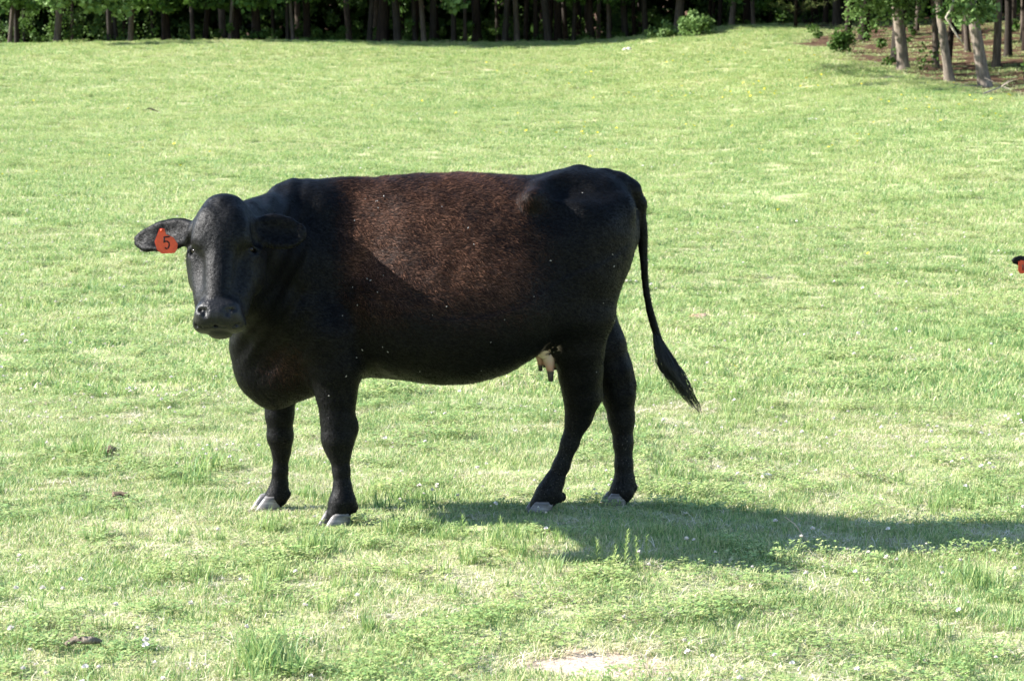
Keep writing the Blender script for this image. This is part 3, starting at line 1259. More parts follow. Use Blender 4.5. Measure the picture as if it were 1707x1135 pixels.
            q[~inside] = q[~inside][:, ::-1]
            Q.append(q)
        Q = np.concatenate(Q)
        return V, Q


def relax(V, Q, n, lam=0.5):
    """Taubin-like smoothing of a quad mesh"""
    E = np.concatenate([Q[:, [i, (i + 1) % 4]] for i in range(4)])
    deg = np.bincount(E.ravel(), minlength=len(V))[:, None]
    for it in range(n):
        for l in (lam, -lam * 1.04):
            acc = np.zeros_like(V)
            for ax in range(3):
                acc[:, ax] = np.bincount(E[:, 0], V[E[:, 1], ax], len(V)) + np.bincount(E[:, 1], V[E[:, 0], ax], len(V))
            V = V + l * (acc / np.maximum(deg, 1) - V)
    return V


# --- head frame: u across the face (to the right in the photograph), v from poll to muzzle, w out of the face
PSI, BETA, ROLL = math.radians(4.0), math.radians(24.0), math.radians(-2.0)
HN = np.array([-math.sin(PSI), -math.cos(PSI), 0])
HU = np.array([math.cos(PSI), -math.sin(PSI), 0])
HV = math.cos(BETA) * np.array([0, 0, -1.0]) + math.sin(BETA) * HN
HW = math.cos(BETA) * HN + math.sin(BETA) * np.array([0, 0, 1.0])
HU, HV = HU * math.cos(ROLL) + HV * math.sin(ROLL), HV * math.cos(ROLL) - HU * math.sin(ROLL)
HO = at_depth(367, 321, 8.74)
HS = 0.865
RL = np.array([CD, CL, [0, 0, 1.0]])                       # world -> cow axes
HM = np.array([RL @ HU, RL @ HV, RL @ HW])


def HP(u, v, w):
    return to_local(HO + HS * (HU * u + HV * v + HW * w))


PXM = 1 / 421.0


def build_cow_field(h):
    F = Field((-1.06, -0.50, -0.02), (1.22, 1.12, 1.46), h)
    st = []
    for px, t, b, w, pu, pl in (
            (410, 575, 592, .015, 2, 2), (418, 540, 625, .055, 2, 2), (428, 500, 645, .09, 2, 2), (444, 420, 670, .15, 2, 2), (470, 345, 672, .215, 2, 2),
            (510, 320, 660, .235, 1.85, 2.1), (560, 309, 640, .25, 1.8, 2.2), (610, 300, 629, .282, 1.85, 2.2),
            (660, 293, 631, .325, 1.85, 2.3), (720, 289, 638, .360, 1.85, 2.4), (780, 288, 634, .376, 1.85, 2.4),
            (840, 291, 610, .362, 2.0, 2.3), (890, 292, 566, .300, 2.5, 2.1), (930, 284, 535, .272, 2.35, 2.0),
            (970, 279, 520, .252, 2.1, 2.1), (1010, 283, 490, .222, 2.0, 2.1), (1038, 299, 460, .175, 2.0, 2.1),
            (1054, 330, 430, .10, 2, 2), (1062, 365, 395, .02, 2, 2)):
        pt, pb = LP(px, t, 0), LP(px, b, 0)
        st.append(((pt[0] + pb[0]) / 2, pt[2], pb[2], w, pu, pl))
    F.loft(st, low=0.35)

    def both(px, py, lat):
        p = LP(px, py, lat)
        return p, p * np.array([1, -1, 1])

    def sym_cone(a, b, ra, rb, k=0.06, sub=False):
        for p, q in zip(both(*a), both(*b)):
            F.cone(p, q, ra, rb, k, sub)

    def sym_ell(a, r, k=0.06, sub=False):
        for p in both(*a):
            F.ell(p, r, k, None, sub)
    # shoulders, chest, brisket
    sym_cone((528, 358, .09), (500, 520, .17), .07, .11, .09)
    sym_cone((500, 520, .17), (556, 600, .165), .11, .095, .08)
    F.cone(LP(455, 610, 0), LP(500, 600, 0), .13, .12, .08)
    F.cone(LP(455, 648, -.01), LP(426, 600, .02), .062, .078, .06)
    sym_cone((535, 352, .125), (512, 470, .235), .020, .030, .05)            # spine of the shoulder blade
    sym_cone((592, 470, .335), (604, 590, .290), .030, .030, .06, True)       # crease behind the shoulder
    sym_cone((926, 535, .235), (878, 572, .225), .020, .016, .05)             # fold of the flank
    sym_cone((560, 575, .265), (575, 610, .255), .030, .026, .04)             # elbow
    # withers
    F.cone(LP(510, 335, 0), LP(600, 326, 0), .05, .04, .07)
    # hips, pins, tail head
    sym_cone((886, 331, .252), (905, 320, .16), .025, .028, .05)
    sym_cone((905, 324, .16), (950, 306, .04), .028, .03, .06)
    sym_cone((892, 340, .228), (965, 358, .205), .026, .034, .06)
    sym_cone((965, 356, .205), (1032, 356, .115), .040, .045, .07)
    F.cone(LP(960, 297, 0), LP(1046, 312, 0), .03, .03, .05)
    for bx, by, br in ((968, 285, .022), (1008, 289, .020), (1034, 300, .018), (1050, 312, .016), (700, 299, .012), (760, 296, .012), (640, 302, .012)):
        F.ell(LP(bx, by, 0), (br * 1.6, br, br), .025)
    # hollow of the flank before the hip and between hip and pin
    sym_ell((950, 306, .215), (.085, .07, .045), .06, True)
    sym_ell((936, 350, .330), (.085, .085, .085), .06, True)
    sym_ell((858, 372, .435), (.085, .095, .095), .08, True)
    sym_cone((1002, 372, .185), (1034, 352, .125), .062, .050, .06)
    # ribs spring / belly side
    sym_ell((760, 525, .205), (.42, .185, .24), .10)
    # thighs
    sym_cone((958, 410, .140), (955, 510, .145), .145, .135, .10)
    sym_cone((1002, 400, .105), (978, 510, .115), .100, .105, .08)
    sym_cone((935, 505, .17), (945, 570, .150), .095, .080, .07)

    def leg(pts, k=0.035):
        F.chain([(LP(px, py, lat), r * PXM) for px, py, lat, r in pts], k)
    # near fore
    leg([(545, 560, .19, 52), (558, 618, .19, 41), (561, 660, .195, 30.5), (563, 700, .20, 26), (564, 733, .205, 24.5), (566, 757, .21, 17)])
    leg([(566, 757, .21, 17), (569, 785, .215, 13.5), (571, 813, .22, 14.5), (571, 836, .225, 21), (563, 858, .232, 19)], .02)
    F.cone(LP(560, 725, .20), LP(560, 745, .20), .05, .042, .02)
    F.ell(LP(592, 845, .215), (.014, .014, .018), .012)
    F.ell(LP(590, 848, .245), (.014, .014, .018), .012)
    F.ell(LP(589, 712, .205), (.018, .022, .03), .03)
    # far fore
    leg([(478, 600, -.19, 46), (468, 650, -.20, 27.5), (466, 690, -.205, 22), (467, 728, -.21, 20), (469, 752, -.215, 15)])
    leg([(469, 752, -.215, 15), (467, 785, -.22, 12.5), (466, 808, -.225, 14), (462, 826, -.23, 18), (450, 841, -.23, 16)], .02)
    F.ell(LP(480, 823, -.215), (.013, .013, .017), .012)
    # near hind
    leg([(965, 530, .15, 56), (963, 580, .14, 42), (967, 622, .12, 34), (970, 662, .105, 29), (965, 694, .095, 20.5), (950, 738, .085, 14.5)])
    leg([(950, 738, .085, 14.5), (936, 775, .08, 13.5), (923, 804, .08, 16.5), (914, 822, .08, 20), (902, 840, .08, 19)], .02)
    F.cone(LP(996, 612, .115), LP(993, 660, .10), .016, .026, .025)
    F.ell(LP(938, 828, .06), (.015, .013, .02), .012)
    F.ell(LP(934, 830, .10), (.015, .013, .02), .012)
    # far hind
    leg([(975, 520, -.14, 52), (1000, 575, -.13, 42), (1020, 622, -.115, 33), (1031, 658, -.105, 27), (1036, 698, -.10, 20.5), (1039, 738, -.095, 16.5)])
    leg([(1039, 738, -.095, 16.5), (1040, 775, -.09, 15), (1041, 800, -.09, 17), (1037, 818, -.085, 19.5), (1028, 834, -.085, 17)], .02)
    F.cone(LP(1042, 598, -.115), LP(1050, 640, -.105), .015, .026, .025)
    F.ell(LP(1057, 812, -.08), (.015, .013, .02), .012)
    # neck: crest, middle, throat and dewlap
    crest = HP(0, .10, -.17)
    mid = HP(0, .15, -.19)
    thr = HP(0, .30, -.27)
    F.chain([(LP(560, 354, .0), .10), (LP(482, 353, .02), .092), (crest, .082)], .08)
    F.chain([(LP(540, 440, .0), .20), (LP(490, 440, .04), .150), (mid, .10)], .09)
    F.chain([(LP(500, 540, .0), .17), (LP(455, 530, .05), .13), (thr, .085)], .09)
    F.chain([(LP(442, 620, .01), .085), (LP(434, 565, .03), .08), (LP(440, 520, .05), .08)], .10)

    # head
    def hc(a, b, ra, rb, k=.035, sub=False):
        F.cone(HP(*a), HP(*b), ra * HS, rb * HS, k * HS, sub)

    def he(c, r, k=.035, sub=False, M=HM):
        F.ell(HP(*c), np.array(r) * HS, k * HS, M, sub)

    he((0, .145, -.115), (.108, .14, .105), .05)
    he((0, .045, -.085), (.055, .062, .072), .05)           # poll
    for s in (-1, 1):
        hc((s * .035, .035, -.10), (s * .105, .105, -.135), .050, .040, .04)
    hc((0, .15, -.075), (0, .495, -.060), .082, .057, .05)   # bridge of the nose
    for s in (-1, 1):
        hc((s * .055, .10, -.055), (s * .075, .19, -.058), .045, .045, .05)     # forehead edges
        hc((s * .078, .150, -.055), (s * .122, .196, -.100), .036, .030, .03)    # brow over the eye
        hc((s * .078, .25, -.17), (s * .060, .48, -.130), .080, .052, .06)       # cheek and jaw
        hc((s * .085, .17, -.19), (s * .088, .31, -.225), .07, .07, .06)         # jaw angle
        hc((s * .100, .265, -.110), (s * .066, .42, -.095), .024, .03, .04)      # cheek ridge
        he((s * .054, .522, -.052), (.044, .048, .052), .045)                     # nostril wings
        he((s * .062, .556, -.088), (.050, .036, .055), .03)                     # lips
        he((s * .130, .222, -.096), (.016, .020, .026), .02, True)               # eye hollow
        hc((s * .118, .204, -.080), (s * .136, .210, -.112), .011, .010, .012)   # upper lid
        hc((s * .112, .240, -.083), (s * .128, .242, -.110), .008, .008, .012)   # lower lid
        he((s * .045, .536, .008), (.021, .031, .036), .008, True)              # nostril
        he((s * .066, .520, -.004), (.014, .012, .032), .008, True)
    for s in (-1, 1):
        he((s * .118, .345, -.045), (.040, .10, .035), .035, True)                # hollow beside the nose bridge
        he((s * .150, .155, -.100), (.030, .045, .05), .03, True)                  # temple
    he((0, .535, -.055), (.070, .048, .052), .045)            # muzzle pad
    he((0, .588, -.108), (.052, .021, .048), .006)            # chin
    hc((-.09, .570, -.050), (0, .574, -.035), .0075, .0085, .005, True)
    hc((0, .574, -.035), (.09, .570, -.050), .0085, .0075, .005, True)      # mouth
    for u0, u1 in ((.072, .062), (.094, .086), (-.08, -.07)):
        hc((u0, .125, -.030), (u1, .195, -.028), .010, .012, .018)              # folds over the brow
    # ears
    for s, dz, bk in ((-1, .0, .0), (1, -.05, .02)):
        base = (s * .105, .112 if s < 0 else .105, -.135)
        hc((s * .085, .12, -.13), (s * .14, .128 + dz * .3, -.14 - bk), .040, .034, .04)
        ax = np.array([s * 1.0, -.03 if s < 0 else .12, -.45 if s < 0 else -.28])
        ax /= np.linalg.norm(ax)
        nrm = np.array([-s * (.78 if s < 0 else .38), -.02, 1.0])
        nrm -= ax * (nrm @ ax)
        nrm /= np.linalg.norm(nrm)
        hgt = np.cross(ax, nrm)
        M = np.array([ax @ HM, hgt @ HM, nrm @ HM])
        ln = 1.42 if s < 0 else 1.0
        c = np.array(base) + ax * .115 * ln
        F.ell(HP(*c), (.090 * ln, .068, .020), .018, M)
        tip = np.array(base) + ax * .185 * ln
        F.ell(HP(*tip), (.058 * ln, .042, .013), .03, M)
        cup = c + nrm * .030 + ax * .012
        F.ell(HP(*cup), (.088 * ln, .048, .025), .014, M, True)
    # tail dock and tail
    F.chain([(LP(1030, 305, 0), .045), (LP(1052, 318, -.005), .034), (LP(1065, 340, -.01), .025), (LP(1070, 375, -.01), .0195)], .025)
    F.chain([(LP(1070, 375, -.01), .0195), (LP(1072, 420, -.01), .018),
             (LP(1074, 460, -.01), .0168), (LP(1078, 490, -.01), .0162), (LP(1083, 516, -.01), .0158), (LP(1090, 541, -.01), .0152), (LP(1098, 565, -.01), .0146), (LP(1107, 588, -.01), .010)], .003)
    # root of the udder
    F.ell(LP(904, 556, .12), (.075, .075, .060), .03)
    return F


def grow_cow(h):
    F = build_cow_field(h)
    V, Q = F.mesh()
    V = relax(V, Q, 2)
    return V, Q
# ------------------------------------------------------------------ coat and parts of the cow
def coat_material():
    m, N, L, P = new_mat("black_coat")
    tc = objco(N)
    mp = N.new("ShaderNodeMapping")
    mp.inputs["Scale"].default_value = (1.0, 2.2, 2.0)
    mp.inputs["Rotation"].default_value = (0, .5, 0)
    L.new(tc, mp.inputs[0])
    n = noise(N, L, mp.outputs[0], 75, 5, .65, .8)
    n2 = noise(N, L, tc, 9, 4, .6)
    n3 = noise(N, L, tc, 160, 3, .6)
    blk = ramp(N, [(0.3, (.0014, .0014, .0017)), (0.7, (.0038, .0038, .0042))])
    L.new(n.outputs[0], blk.inputs[0])
    brn = ramp(N, [(0.3, (.009, .0045, .003)), (0.5, (.048, .022, .013)), (0.72, (.155, .074, .045))])
    L.new(n.outputs[0], brn.inputs[0])
    f = mth(N, L, 'ADD', attr_node(N, "brown"), mth(N, L, 'MULTIPLY', mth(N, L, 'SUBTRACT', n2.outputs[0], .5), .9))
    f = mth(N, L, 'MULTIPLY', mth(N, L, 'MULTIPLY', f, attr_node(N, "brown")), 1.25, True)
    c = mix(N, L, f, blk.outputs[0], brn.outputs[0])
    # dried mud flecks on the lower legs
    fl = ramp(N, [(0.62, 0.0), (0.70, 1.0)])
    L.new(n3.outputs[0], fl.inputs[0])
    fm = mth(N, L, 'MULTIPLY', fl.outputs[0], attr_node(N, "mud"), True)
    c = mix(N, L, fm, c, (.10, .09, .075))
    dust = mth(N, L, 'MULTIPLY', attr_node(N, "mud"), .12)
    c = mix(N, L, dust, c, (.06, .057, .052))
    # bare skin of the muzzle
    mz = attr_node(N, "muzzle")
    sk = ramp(N, [(0.3, (.006, .006, .007)), (0.7, (.018, .0175, .018))])
    L.new(n3.outputs[0], sk.inputs[0])
    c = mix(N, L, mz, c, sk.outputs[0])
    # pale patches of the udder
    ud = mth(N, L, 'MULTIPLY', attr_node(N, "udder"), mth(N, L, 'GREATER_THAN', noise(N, L, tc, 16, 2).outputs[0], .52))
    c = mix(N, L, ud, c, (.42, .31, .25))
    L.new(c, P.inputs["Base Color"])
    sp = mth(N, L, 'ADD', mth(N, L, 'MULTIPLY', attr_node(N, "head"), .05), .10)
    fur = ramp(N, [(0.34, .45), (0.68, 1.5)])
    L.new(n.outputs[0], fur.inputs[0])
    sp = mth(N, L, 'MULTIPLY', sp, fur.outputs[0])
    sm_ = N.new("ShaderNodeMix")
    L.new(mz, sm_.inputs[0])
    L.new(sp, sm_.inputs[2])
    sm_.inputs[3].default_value = .20
    L.new(sm_.outputs[0], P.inputs["Specular IOR Level"])
    ro = N.new("ShaderNodeMapRange")
    L.new(mz, ro.inputs["Value"])
    ro.inputs["To Min"].default_value = .48
    ro.inputs["To Max"].default_value = .30
    L.new(ro.outputs[0], P.inputs["Roughness"])
    b = N.new("ShaderNodeBump")
    b.inputs["Strength"].default_value = .40
    b.inputs["Distance"].default_value = .005
    L.new(n.outputs[0], b.inputs["Height"])
    b2 = N.new("ShaderNodeBump")
    b2.inputs["Strength"].default_value = .5
    b2.inputs["Distance"].default_value = .02
    L.new(n2.outputs[0], b2.inputs["Height"])
    L.new(b2.outputs[0], b.inputs["Normal"])
    L.new(b.outputs[0], P.inputs["Normal"])
    return m


def hair_material():
    m, N, L, P = new_mat("coat_hair")
    blk = ramp(N, [(0.0, (.0012, .0012, .0015)), (1.0, (.004, .004, .0045))])
    L.new(attr_node(N, "tone"), blk.inputs[0])
    brn = ramp(N, [(0.0, (.007, .0035, .0025)), (.6, (.070, .031, .018)), (1.0, (.24, .118, .072))])
    L.new(attr_node(N, "tone"), brn.inputs[0])
    c = mix(N, L, attr_node(N, "brown"), blk.outputs[0], brn.outputs[0])
    L.new(c, P.inputs["Base Color"])
    P.inputs["Roughness"].default_value = .5
    P.inputs["Specular IOR Level"].default_value = .05
    return m


def vert_normals(V, Q):
    n = np.cross(V[Q[:, 2]] - V[Q[:, 0]], V[Q[:, 3]] - V[Q[:, 1]])
    N_ = np.zeros_like(V)
    for k in range(4):
        for ax in range(3):
            N_[:, ax] += np.bincount(Q[:, k], n[:, ax], len(V))
    return N_ / (np.linalg.norm(N_, axis=1)[:, None] + 1e-12), n


def brown_mask(V):
    """sun-bleached hair over the ribs"""
    x, z = V[:, 0], V[:, 2]
    a0, a1 = LP(585, 400, .3)[0], LP(880, 400, .3)[0]
    m = sstep(a0 + .10, a0 - .05, x) * sstep(a1 - .16, a1 + .14, x)
    m = m * sstep(.70, 1.02, z)  # brown dies out low down: the flank's shade is put into the coat colour
    m = m * (0.75 + .25 * sstep(1.36, 1.1, z))
    br = LP(475, 610, .15)
    d = np.sqrt((x - br[0]) ** 2 + (z - br[2]) ** 2)
    m = m * (.35 + .95 * (.6 * vnoise(x, z, .085, 81) + .4 * vnoise(x, z, .03, 82)))
    return np.clip(np.maximum(m, .35 * sstep(.14, .02, d)), 0, 1)


def build_cow():
    root = thing("cow", "black cow standing side on with brownish flank, head turned to face us, orange ear tag", "cow", tuple(CW), math.pi + TH)
    V, Q = grow_cow(0.0066 if "coarse" not in DEV else .012)
    NV, fn = vert_normals(V, Q)
    # ribs, folds of the neck and the unevenness of flesh under the hide
    x, y, z = V[:, 0], V[:, 1], V[:, 2]
    rib = np.sin((x + .22 * (z - .8)) * 2 * math.pi / .082) * sstep(-.34, -.18, x) * sstep(.34, .2, x) * sstep(.58, .72, z) * sstep(1.16, 1.0, z) * sstep(.16, .24, np.abs(y))
    hd = (V - to_local(HO)) @ HM.T / HS
    nohead = 1 - sstep(-.34, -.26, hd[:, 2]) * sstep(.30, .26, np.abs(hd[:, 0])) * sstep(-.1, -.05, hd[:, 1])
    fold = np.sin((x * .8 + z * .5) * 2 * math.pi / .060 + 3 * vnoise(x, z, .2, 91)) * sstep(.50, .60, x) * sstep(.55, .7, z) * nohead
    lump_ = (vnoise(x + y, z, .16, 92) + .5 * vnoise(x - y, z, .07, 93) - .75) * sstep(.45, .6, z) * nohead
    V = V + NV * (.0004 * rib + .0030 * fold + .011 * lump_)[:, None]
    NV, fn = vert_normals(V, Q)
    me = mesh_np("body", V, Q, True)
    brown = brown_mask(V)
    attr(me, "brown", brown)
    mud = sstep(.46, .22, V[:, 2]) * (.35 + .65 * sstep(.3, -.2, V[:, 0]))
    attr(me, "mud", mud)
    hl = (V - to_local(HO)) @ HM.T / HS
    mz = sstep(.452, .476, hl[:, 1] - .25 * np.abs(hl[:, 0])) * sstep(-.14, -.09, hl[:, 2]) * sstep(.12, .09, np.abs(hl[:, 0])) * sstep(.62, .6, hl[:, 1]) * sstep(-.05, .02, hl[:, 2] + .25)
    attr(me, "muzzle", mz)
    attr(me, "head", sstep(-.30, -.22, hl[:, 2]) * sstep(.16, .13, np.abs(hl[:, 0])) * sstep(-.04, 0, hl[:, 1]) * sstep(.66, .62, hl[:, 1]))
    u0 = LP(906, 574, .16)
    attr(me, "udder", sstep(.085, .05, np.linalg.norm((V - u0) * np.array([1, .7, 1]), axis=1)))
    obj("body", me, coat_material(), root)

    # coat: short hairs lying back and down along the body
    if "nohair" not in DEV:
        r = np.random.default_rng(5)
        area = np.linalg.norm(fn, axis=1)
        n = 260000
        fi = r.choice(len(Q), n, p=area / area.sum())
        a, b = r.random(n)[:, None], r.random(n)[:, None]
        q = Q[fi]
        bil = lambda A: (A[q[:, 0]] * (1 - a) + A[q[:, 1]] * a) * (1 - b) + (A[q[:, 3]] * (1 - a) + A[q[:, 2]] * a) * b
        P0, N0 = bil(V), bil(NV)
        br = bil(brown[:, None])[:, 0]
        mzh = bil(mz[:, None])[:, 0]
        hh = (P0 - to_local(HO)) @ HM.T / HS
        onhead = (hh[:, 1] < .62) & (hh[:, 2] > -.26) & (np.abs(hh[:, 0]) < .2) & (hh[:, 1] > -.05)
        flow = np.tile(np.array([-.8, 0, -.6]), (n, 1))
        flow[onhead] = -HM[1] * .4 + np.array([0, 0, -.9])
        flow[onhead] += (np.sign(hh[onhead, 0]) * .3)[:, None] * HM[0]
        flow[P0[:, 2] < .6] = np.array([-.2, 0, -1.0])
        # whorls: the hair parts into waves
        wav = np.sin(P0[:, 0] * 31 + 5 * np.sin(P0[:, 2] * 17)) * np.cos(P0[:, 2] * 27 + 3 * np.sin(P0[:, 0] * 13))
        side = np.cross(N0, flow)
        flow = flow + side * (wav * .55)[:, None] + r.normal(size=(n, 3)) * .22
        flow -= N0 * np.sum(flow * N0, 1)[:, None]
        flow /= np.linalg.norm(flow, axis=1)[:, None] + 1e-9
        lift = (.16 + .22 * r.random(n))[:, None]
        ln = (.009 + .009 * r.random(n))
        ln = np.where(br > .4, ln * 1.25, ln)
        ln = np.where(onhead, ln * .5, ln)
        ln = np.where(P0[:, 2] < .45, ln * .7, ln)
        ears = (np.abs(hh[:, 0]) > .15) & (hh[:, 1] < .25) & (hh[:, 1] > -.1) & (hh[:, 2] > -.3)
        ln = np.where(ears, .013 + .010 * r.random(n), ln)
        keep = (mzh < .3) & (r.random(n) < np.where(ears, .25, np.clip(.38 + 1.6 * br, 0, 1))) & (~onhead | ears | (r.random(n) < .55))
        sd = np.cross(N0, flow)
        w = (.00050 + .00040 * r.random(n))[:, None]
        ln = ln[:, None]
        m1 = P0 + flow * ln * .5 + N0 * ln * lift * .7
        tp = P0 + flow * ln + N0 * ln * lift
        p0 = P0 - N0 * .001
        HVv = np.stack([p0 - sd * w, p0 + sd * w, m1 + sd * w * .8, m1 - sd * w * .8, tp], 1)[keep].reshape(-1, 3)
        k = np.arange(int(keep.sum())) * 5
        hm = mesh_np("coat_hair", HVv, [np.stack([k, k + 1, k + 2, k + 3], 1), np.stack([k + 3, k + 2, k + 4], 1)], True)
        attr(hm, "tone", np.repeat(r.random(n)[keep] ** 1.3, 5))
        attr(hm, "brown", np.repeat(np.clip(br[keep] * (1.15 - .6 * r.random(int(keep.sum()))), 0, 1), 5))
        tag(obj("coat_hair", hm, hair_material(), root), kind="stuff")

    # eyes
    m, N, L, P = new_mat("cow_eye")
    n = noise(N, L, objco(N), 60, 2)
    rr = ramp(N, [(.3, (.004, .003, .003)), (.7, (.02, .012, .009))])
    L.new(n.outputs[0], rr.inputs[0])
    L.new(rr.outputs[0], P.inputs["Base Color"])
    P.inputs["Roughness"].default_value = .12
    P.inputs["Specular IOR Level"].default_value = .2
    for s in (-1, 1):
        bm = bmesh.new()
        bmesh.ops.create_uvsphere(bm, u_segments=20, v_segments=12, radius=.0155)
        for v in bm.verts:
            v.co.z *= .8
        em = bpy.data.meshes.new("eye")
        bm.to_mesh(em)
        bm.free()
        for p in em.polygons:
            p.use_smooth = True
        e = obj("eye", em, m, root, tuple(HP(s * .114, .222, -.097)))

    # hooves: two claws each
    m, N, L, P = new_mat("hoof_horn")
    tc = objco(N)
    mp = N.new("ShaderNodeMapping")
    mp.inputs["Scale"].default_value = (8, 8, 60)
    L.new(tc, mp.inputs[0])
    n = noise(N, L, mp.outputs[0], 1.6, 4)
    n2 = noise(N, L, tc, 18, 3)
    rr = ramp(N, [(.3, (.07, .06, .055)), (.7, (.30, .28, .27))])
    L.new(n.outputs[0], rr.inputs[0])
    r2 = ramp(N, [(.35, .55), (.65, 1.1)])
    L.new(n2.outputs[0], r2.inputs[0])
    L.new(mix(N, L, 1.0, rr.outputs[0], r2.outputs[0], 'MULTIPLY'), P.inputs["Base Color"])
    P.inputs["Roughness"].default_value = .45
    for (px, py, lat, yaw, sc) in ((561, 861, .232, .50, 1.0), (449, 842, -.23, .30, .95), (901, 842, .08, .12, .98), (1026, 836, -.085, .12, .92)):
        c = LP(px, py, lat)
        mb = MB()
        for s in (-1, 1):
            rings = []
            for t in np.linspace(0, 1, 6):
                k = 1 - .30 * t - .06 * t * t
                ring = []
                for a in np.linspace(0, 2 * math.pi, 18, endpoint=False):
                    ca, sa = math.cos(a), math.sin(a)
                    lx = .062 if ca > 0 else .050
                    x = lx * np.sign(ca) * abs(ca) ** .9 * k - .030 * t
                    wid = .028 * (1 - .30 * max(0, ca))
                    y = wid * np.sign(sa) * abs(sa) ** .75 * (1 - .12 * t)
                    if s * y < 0:
                        y *= .82
                    ring.append((x + .012, y + s * .029 - s * .004 * max(0, x) / .06, t * (.066 if ca > -.2 else .052)))
                rings.append(ring)
            R = np.array(rings).reshape(-1, 3)
            q = [(i * 18 + j, i * 18 + (j + 1) % 18, (i + 1) * 18 + (j + 1) % 18, (i + 1) * 18 + j) for i in range(5) for j in range(18)]
            top = np.mean(R[-18:], 0)
            R = np.concatenate([R, [top]])
            tt = [(len(R) - 1, 5 * 18 + j, 5 * 18 + (j + 1) % 18) for j in range(18)]
            R = R * sc
            cy, sy = math.cos(yaw), math.sin(yaw)
            R = np.stack([R[:, 0] * cy - R[:, 1] * sy, R[:, 0] * sy + R[:, 1] * cy, R[:, 2]], 1)
            mb.add(R, q, tt)
        obj("hoof", mb.mesh("hoof"), m, root, (c[0] + .006, c[1], -.012))

    # udder teats
    m, N, L, P = new_mat("teat_skin")
    tc = objco(N)
    sep = N.new("ShaderNodeSeparateXYZ")
    L.new(tc, sep.inputs[0])
    rr = ramp(N, [(.0, (.028, .022, .022)), (.52, (.035, .026, .025)), (.62, (.40, .20, .14)), (1.0, (.46, .34, .27))])
    L.new(mth(N, L, 'ADD', mth(N, L, 'DIVIDE', sep.outputs[2], .11), 1.0), rr.inputs[0])
    L.new(rr.outputs[0], P.inputs["Base Color"])
    P.inputs["Roughness"].default_value = .5
    mb = MB()
    a_ = LP(904, 556, .160)
    b_ = LP(911, 598, .150)
    mb.tube([a_ * (1 - t) + b_ * t for t in (0, .3, .6, .85, 1)], [.034, .048, .045, .032, .014], 16, jitter=.10, seed=2)
    um, N2, L2, P2 = new_mat("udder_skin")
    nn_ = noise(N2, L2, objco(N2), 22, 3, .5)
    ur = ramp(N2, [(.40, (.012, .010, .010)), (.50, (.50, .38, .30)), (.7, (.62, .52, .42))])
    L2.new(nn_.outputs[0], ur.inputs[0])
    L2.new(ur.outputs[0], P2.inputs["Base Color"])
    P2.inputs["Roughness"].default_value = .6
    obj("udder", mb.mesh("udder"), um, root)["label"] = "pale blotched udder"
    for (px, py, lat, ln, rad) in ((915, 598, .155, .092, .020), (898, 588, .12, .075, .015), (922, 592, .06, .06, .015), (905, 588, .02, .06, .015)):
        mb = MB()
        mb.tube([(0, 0, .03), (0, 0, 0), (-.004, 0, -ln * .35), (-.007, 0, -ln * .7), (-.008, 0, -ln * .97), (-.008, 0, -ln)], [rad * 1.5, rad * 1.3, rad * .85, rad * .62, rad * .5, rad * .1], 12)
        obj("teat", mb.mesh("teat"), m, root, tuple(LP(px, py, lat)))

    # tail switch
    m, N, L, P = new_mat("tail_hair")
    rr = ramp(N, [(0, (.005, .006, .008)), (1, (.022, .024, .028))])
    L.new(attr_node(N, "tone"), rr.inputs[0])
    L.new(rr.outputs[0], P.inputs["Base Color"])
    P.inputs["Roughness"].default_value = .38
    r = np.random.default_rng(9)
    mb = MB()
    tones = []
    ctrl = [LP(*p, -.01) for p in ((1092, 552), (1108, 590), (1122, 622), (1140, 655), (1160, 686))]
    ctrl = np.array(ctrl)
    sdir = (ctrl[2] - ctrl[1])
    locks = [(r.normal(size=2) * .55, r.random() * 6.28, .003 + .005 * r.random(), 1.7 + 2.4 * r.random() ** 1.4) for _ in range(44)]
    for i in range(900):
        lk = locks[i % 44]
        t0 = .05 + 1.0 * r.random()
        t1 = min(4.05, lk[3] - .3 * r.random())
        ts = np.linspace(t0, t1, 9)
        c = np.stack([np.interp(ts, range(5), ctrl[:, k]) for k in range(3)], 1)
        off = lk[0] / max(1.0, np.linalg.norm(lk[0])) + r.normal(size=2) * .22
        wdt = np.interp(ts, [0, .8, 1.8, 2.8, 4.0], [.008, .032, .054, .052, .026])
        ph, am = lk[1] + .3 * r.normal(), lk[2]
        u = np.arange(9)
        c[:, 0] += off[0] * wdt * .95 + am * np.sin(ts * 5.2 + ph) * np.clip(ts - .8, 0, 1)
        c[:, 1] += off[1] * wdt
        c[:, 2] += off[0] * wdt * .5 + am * .5 * np.cos(ts * 5.0 + ph) * np.clip(ts - .8, 0, 1)
        w = .0006 + .0005 * r.random()
        n0 = mb.n
        mb.tube(c, w * np.interp(u, [0, 5, 8], [1, 1, .2]), 3, cap=False)
        tones += [r.random()] * (mb.n - n0)
    sm = mb.mesh("tail_switch")
    attr(sm, "tone", tones)
    tag(obj("tail_switch", sm, m, root), kind="stuff")

    # ear tag with its number
    orange = flat_mat("orange_tag_plastic", (.62, .065, .02), .4, .4)
    ink = flat_mat("black_ink", (.012, .01, .012), .5)
    E0 = at_depth(277, 402, TAG_Y)
    def tp(px, py, dy=0.0):
        p = at_depth(px, py, TAG_Y)
        return to_local(p + np.array([0, dy + (px - 277) * .0002, 0]))
    outline = [(266, 381), (274, 381), (277, 391), (289, 396), (296, 407), (295, 416), (291, 422), (270, 423), (262, 417), (258, 403), (262, 392)]
    org = to_local(E0)
    F_ = np.array([tp(a, b, 0) for a, b in outline]) - org
    B_ = np.array([tp(a, b, .0035) for a, b in outline]) - org
    nn = len(outline)
    bm = bmesh.new()
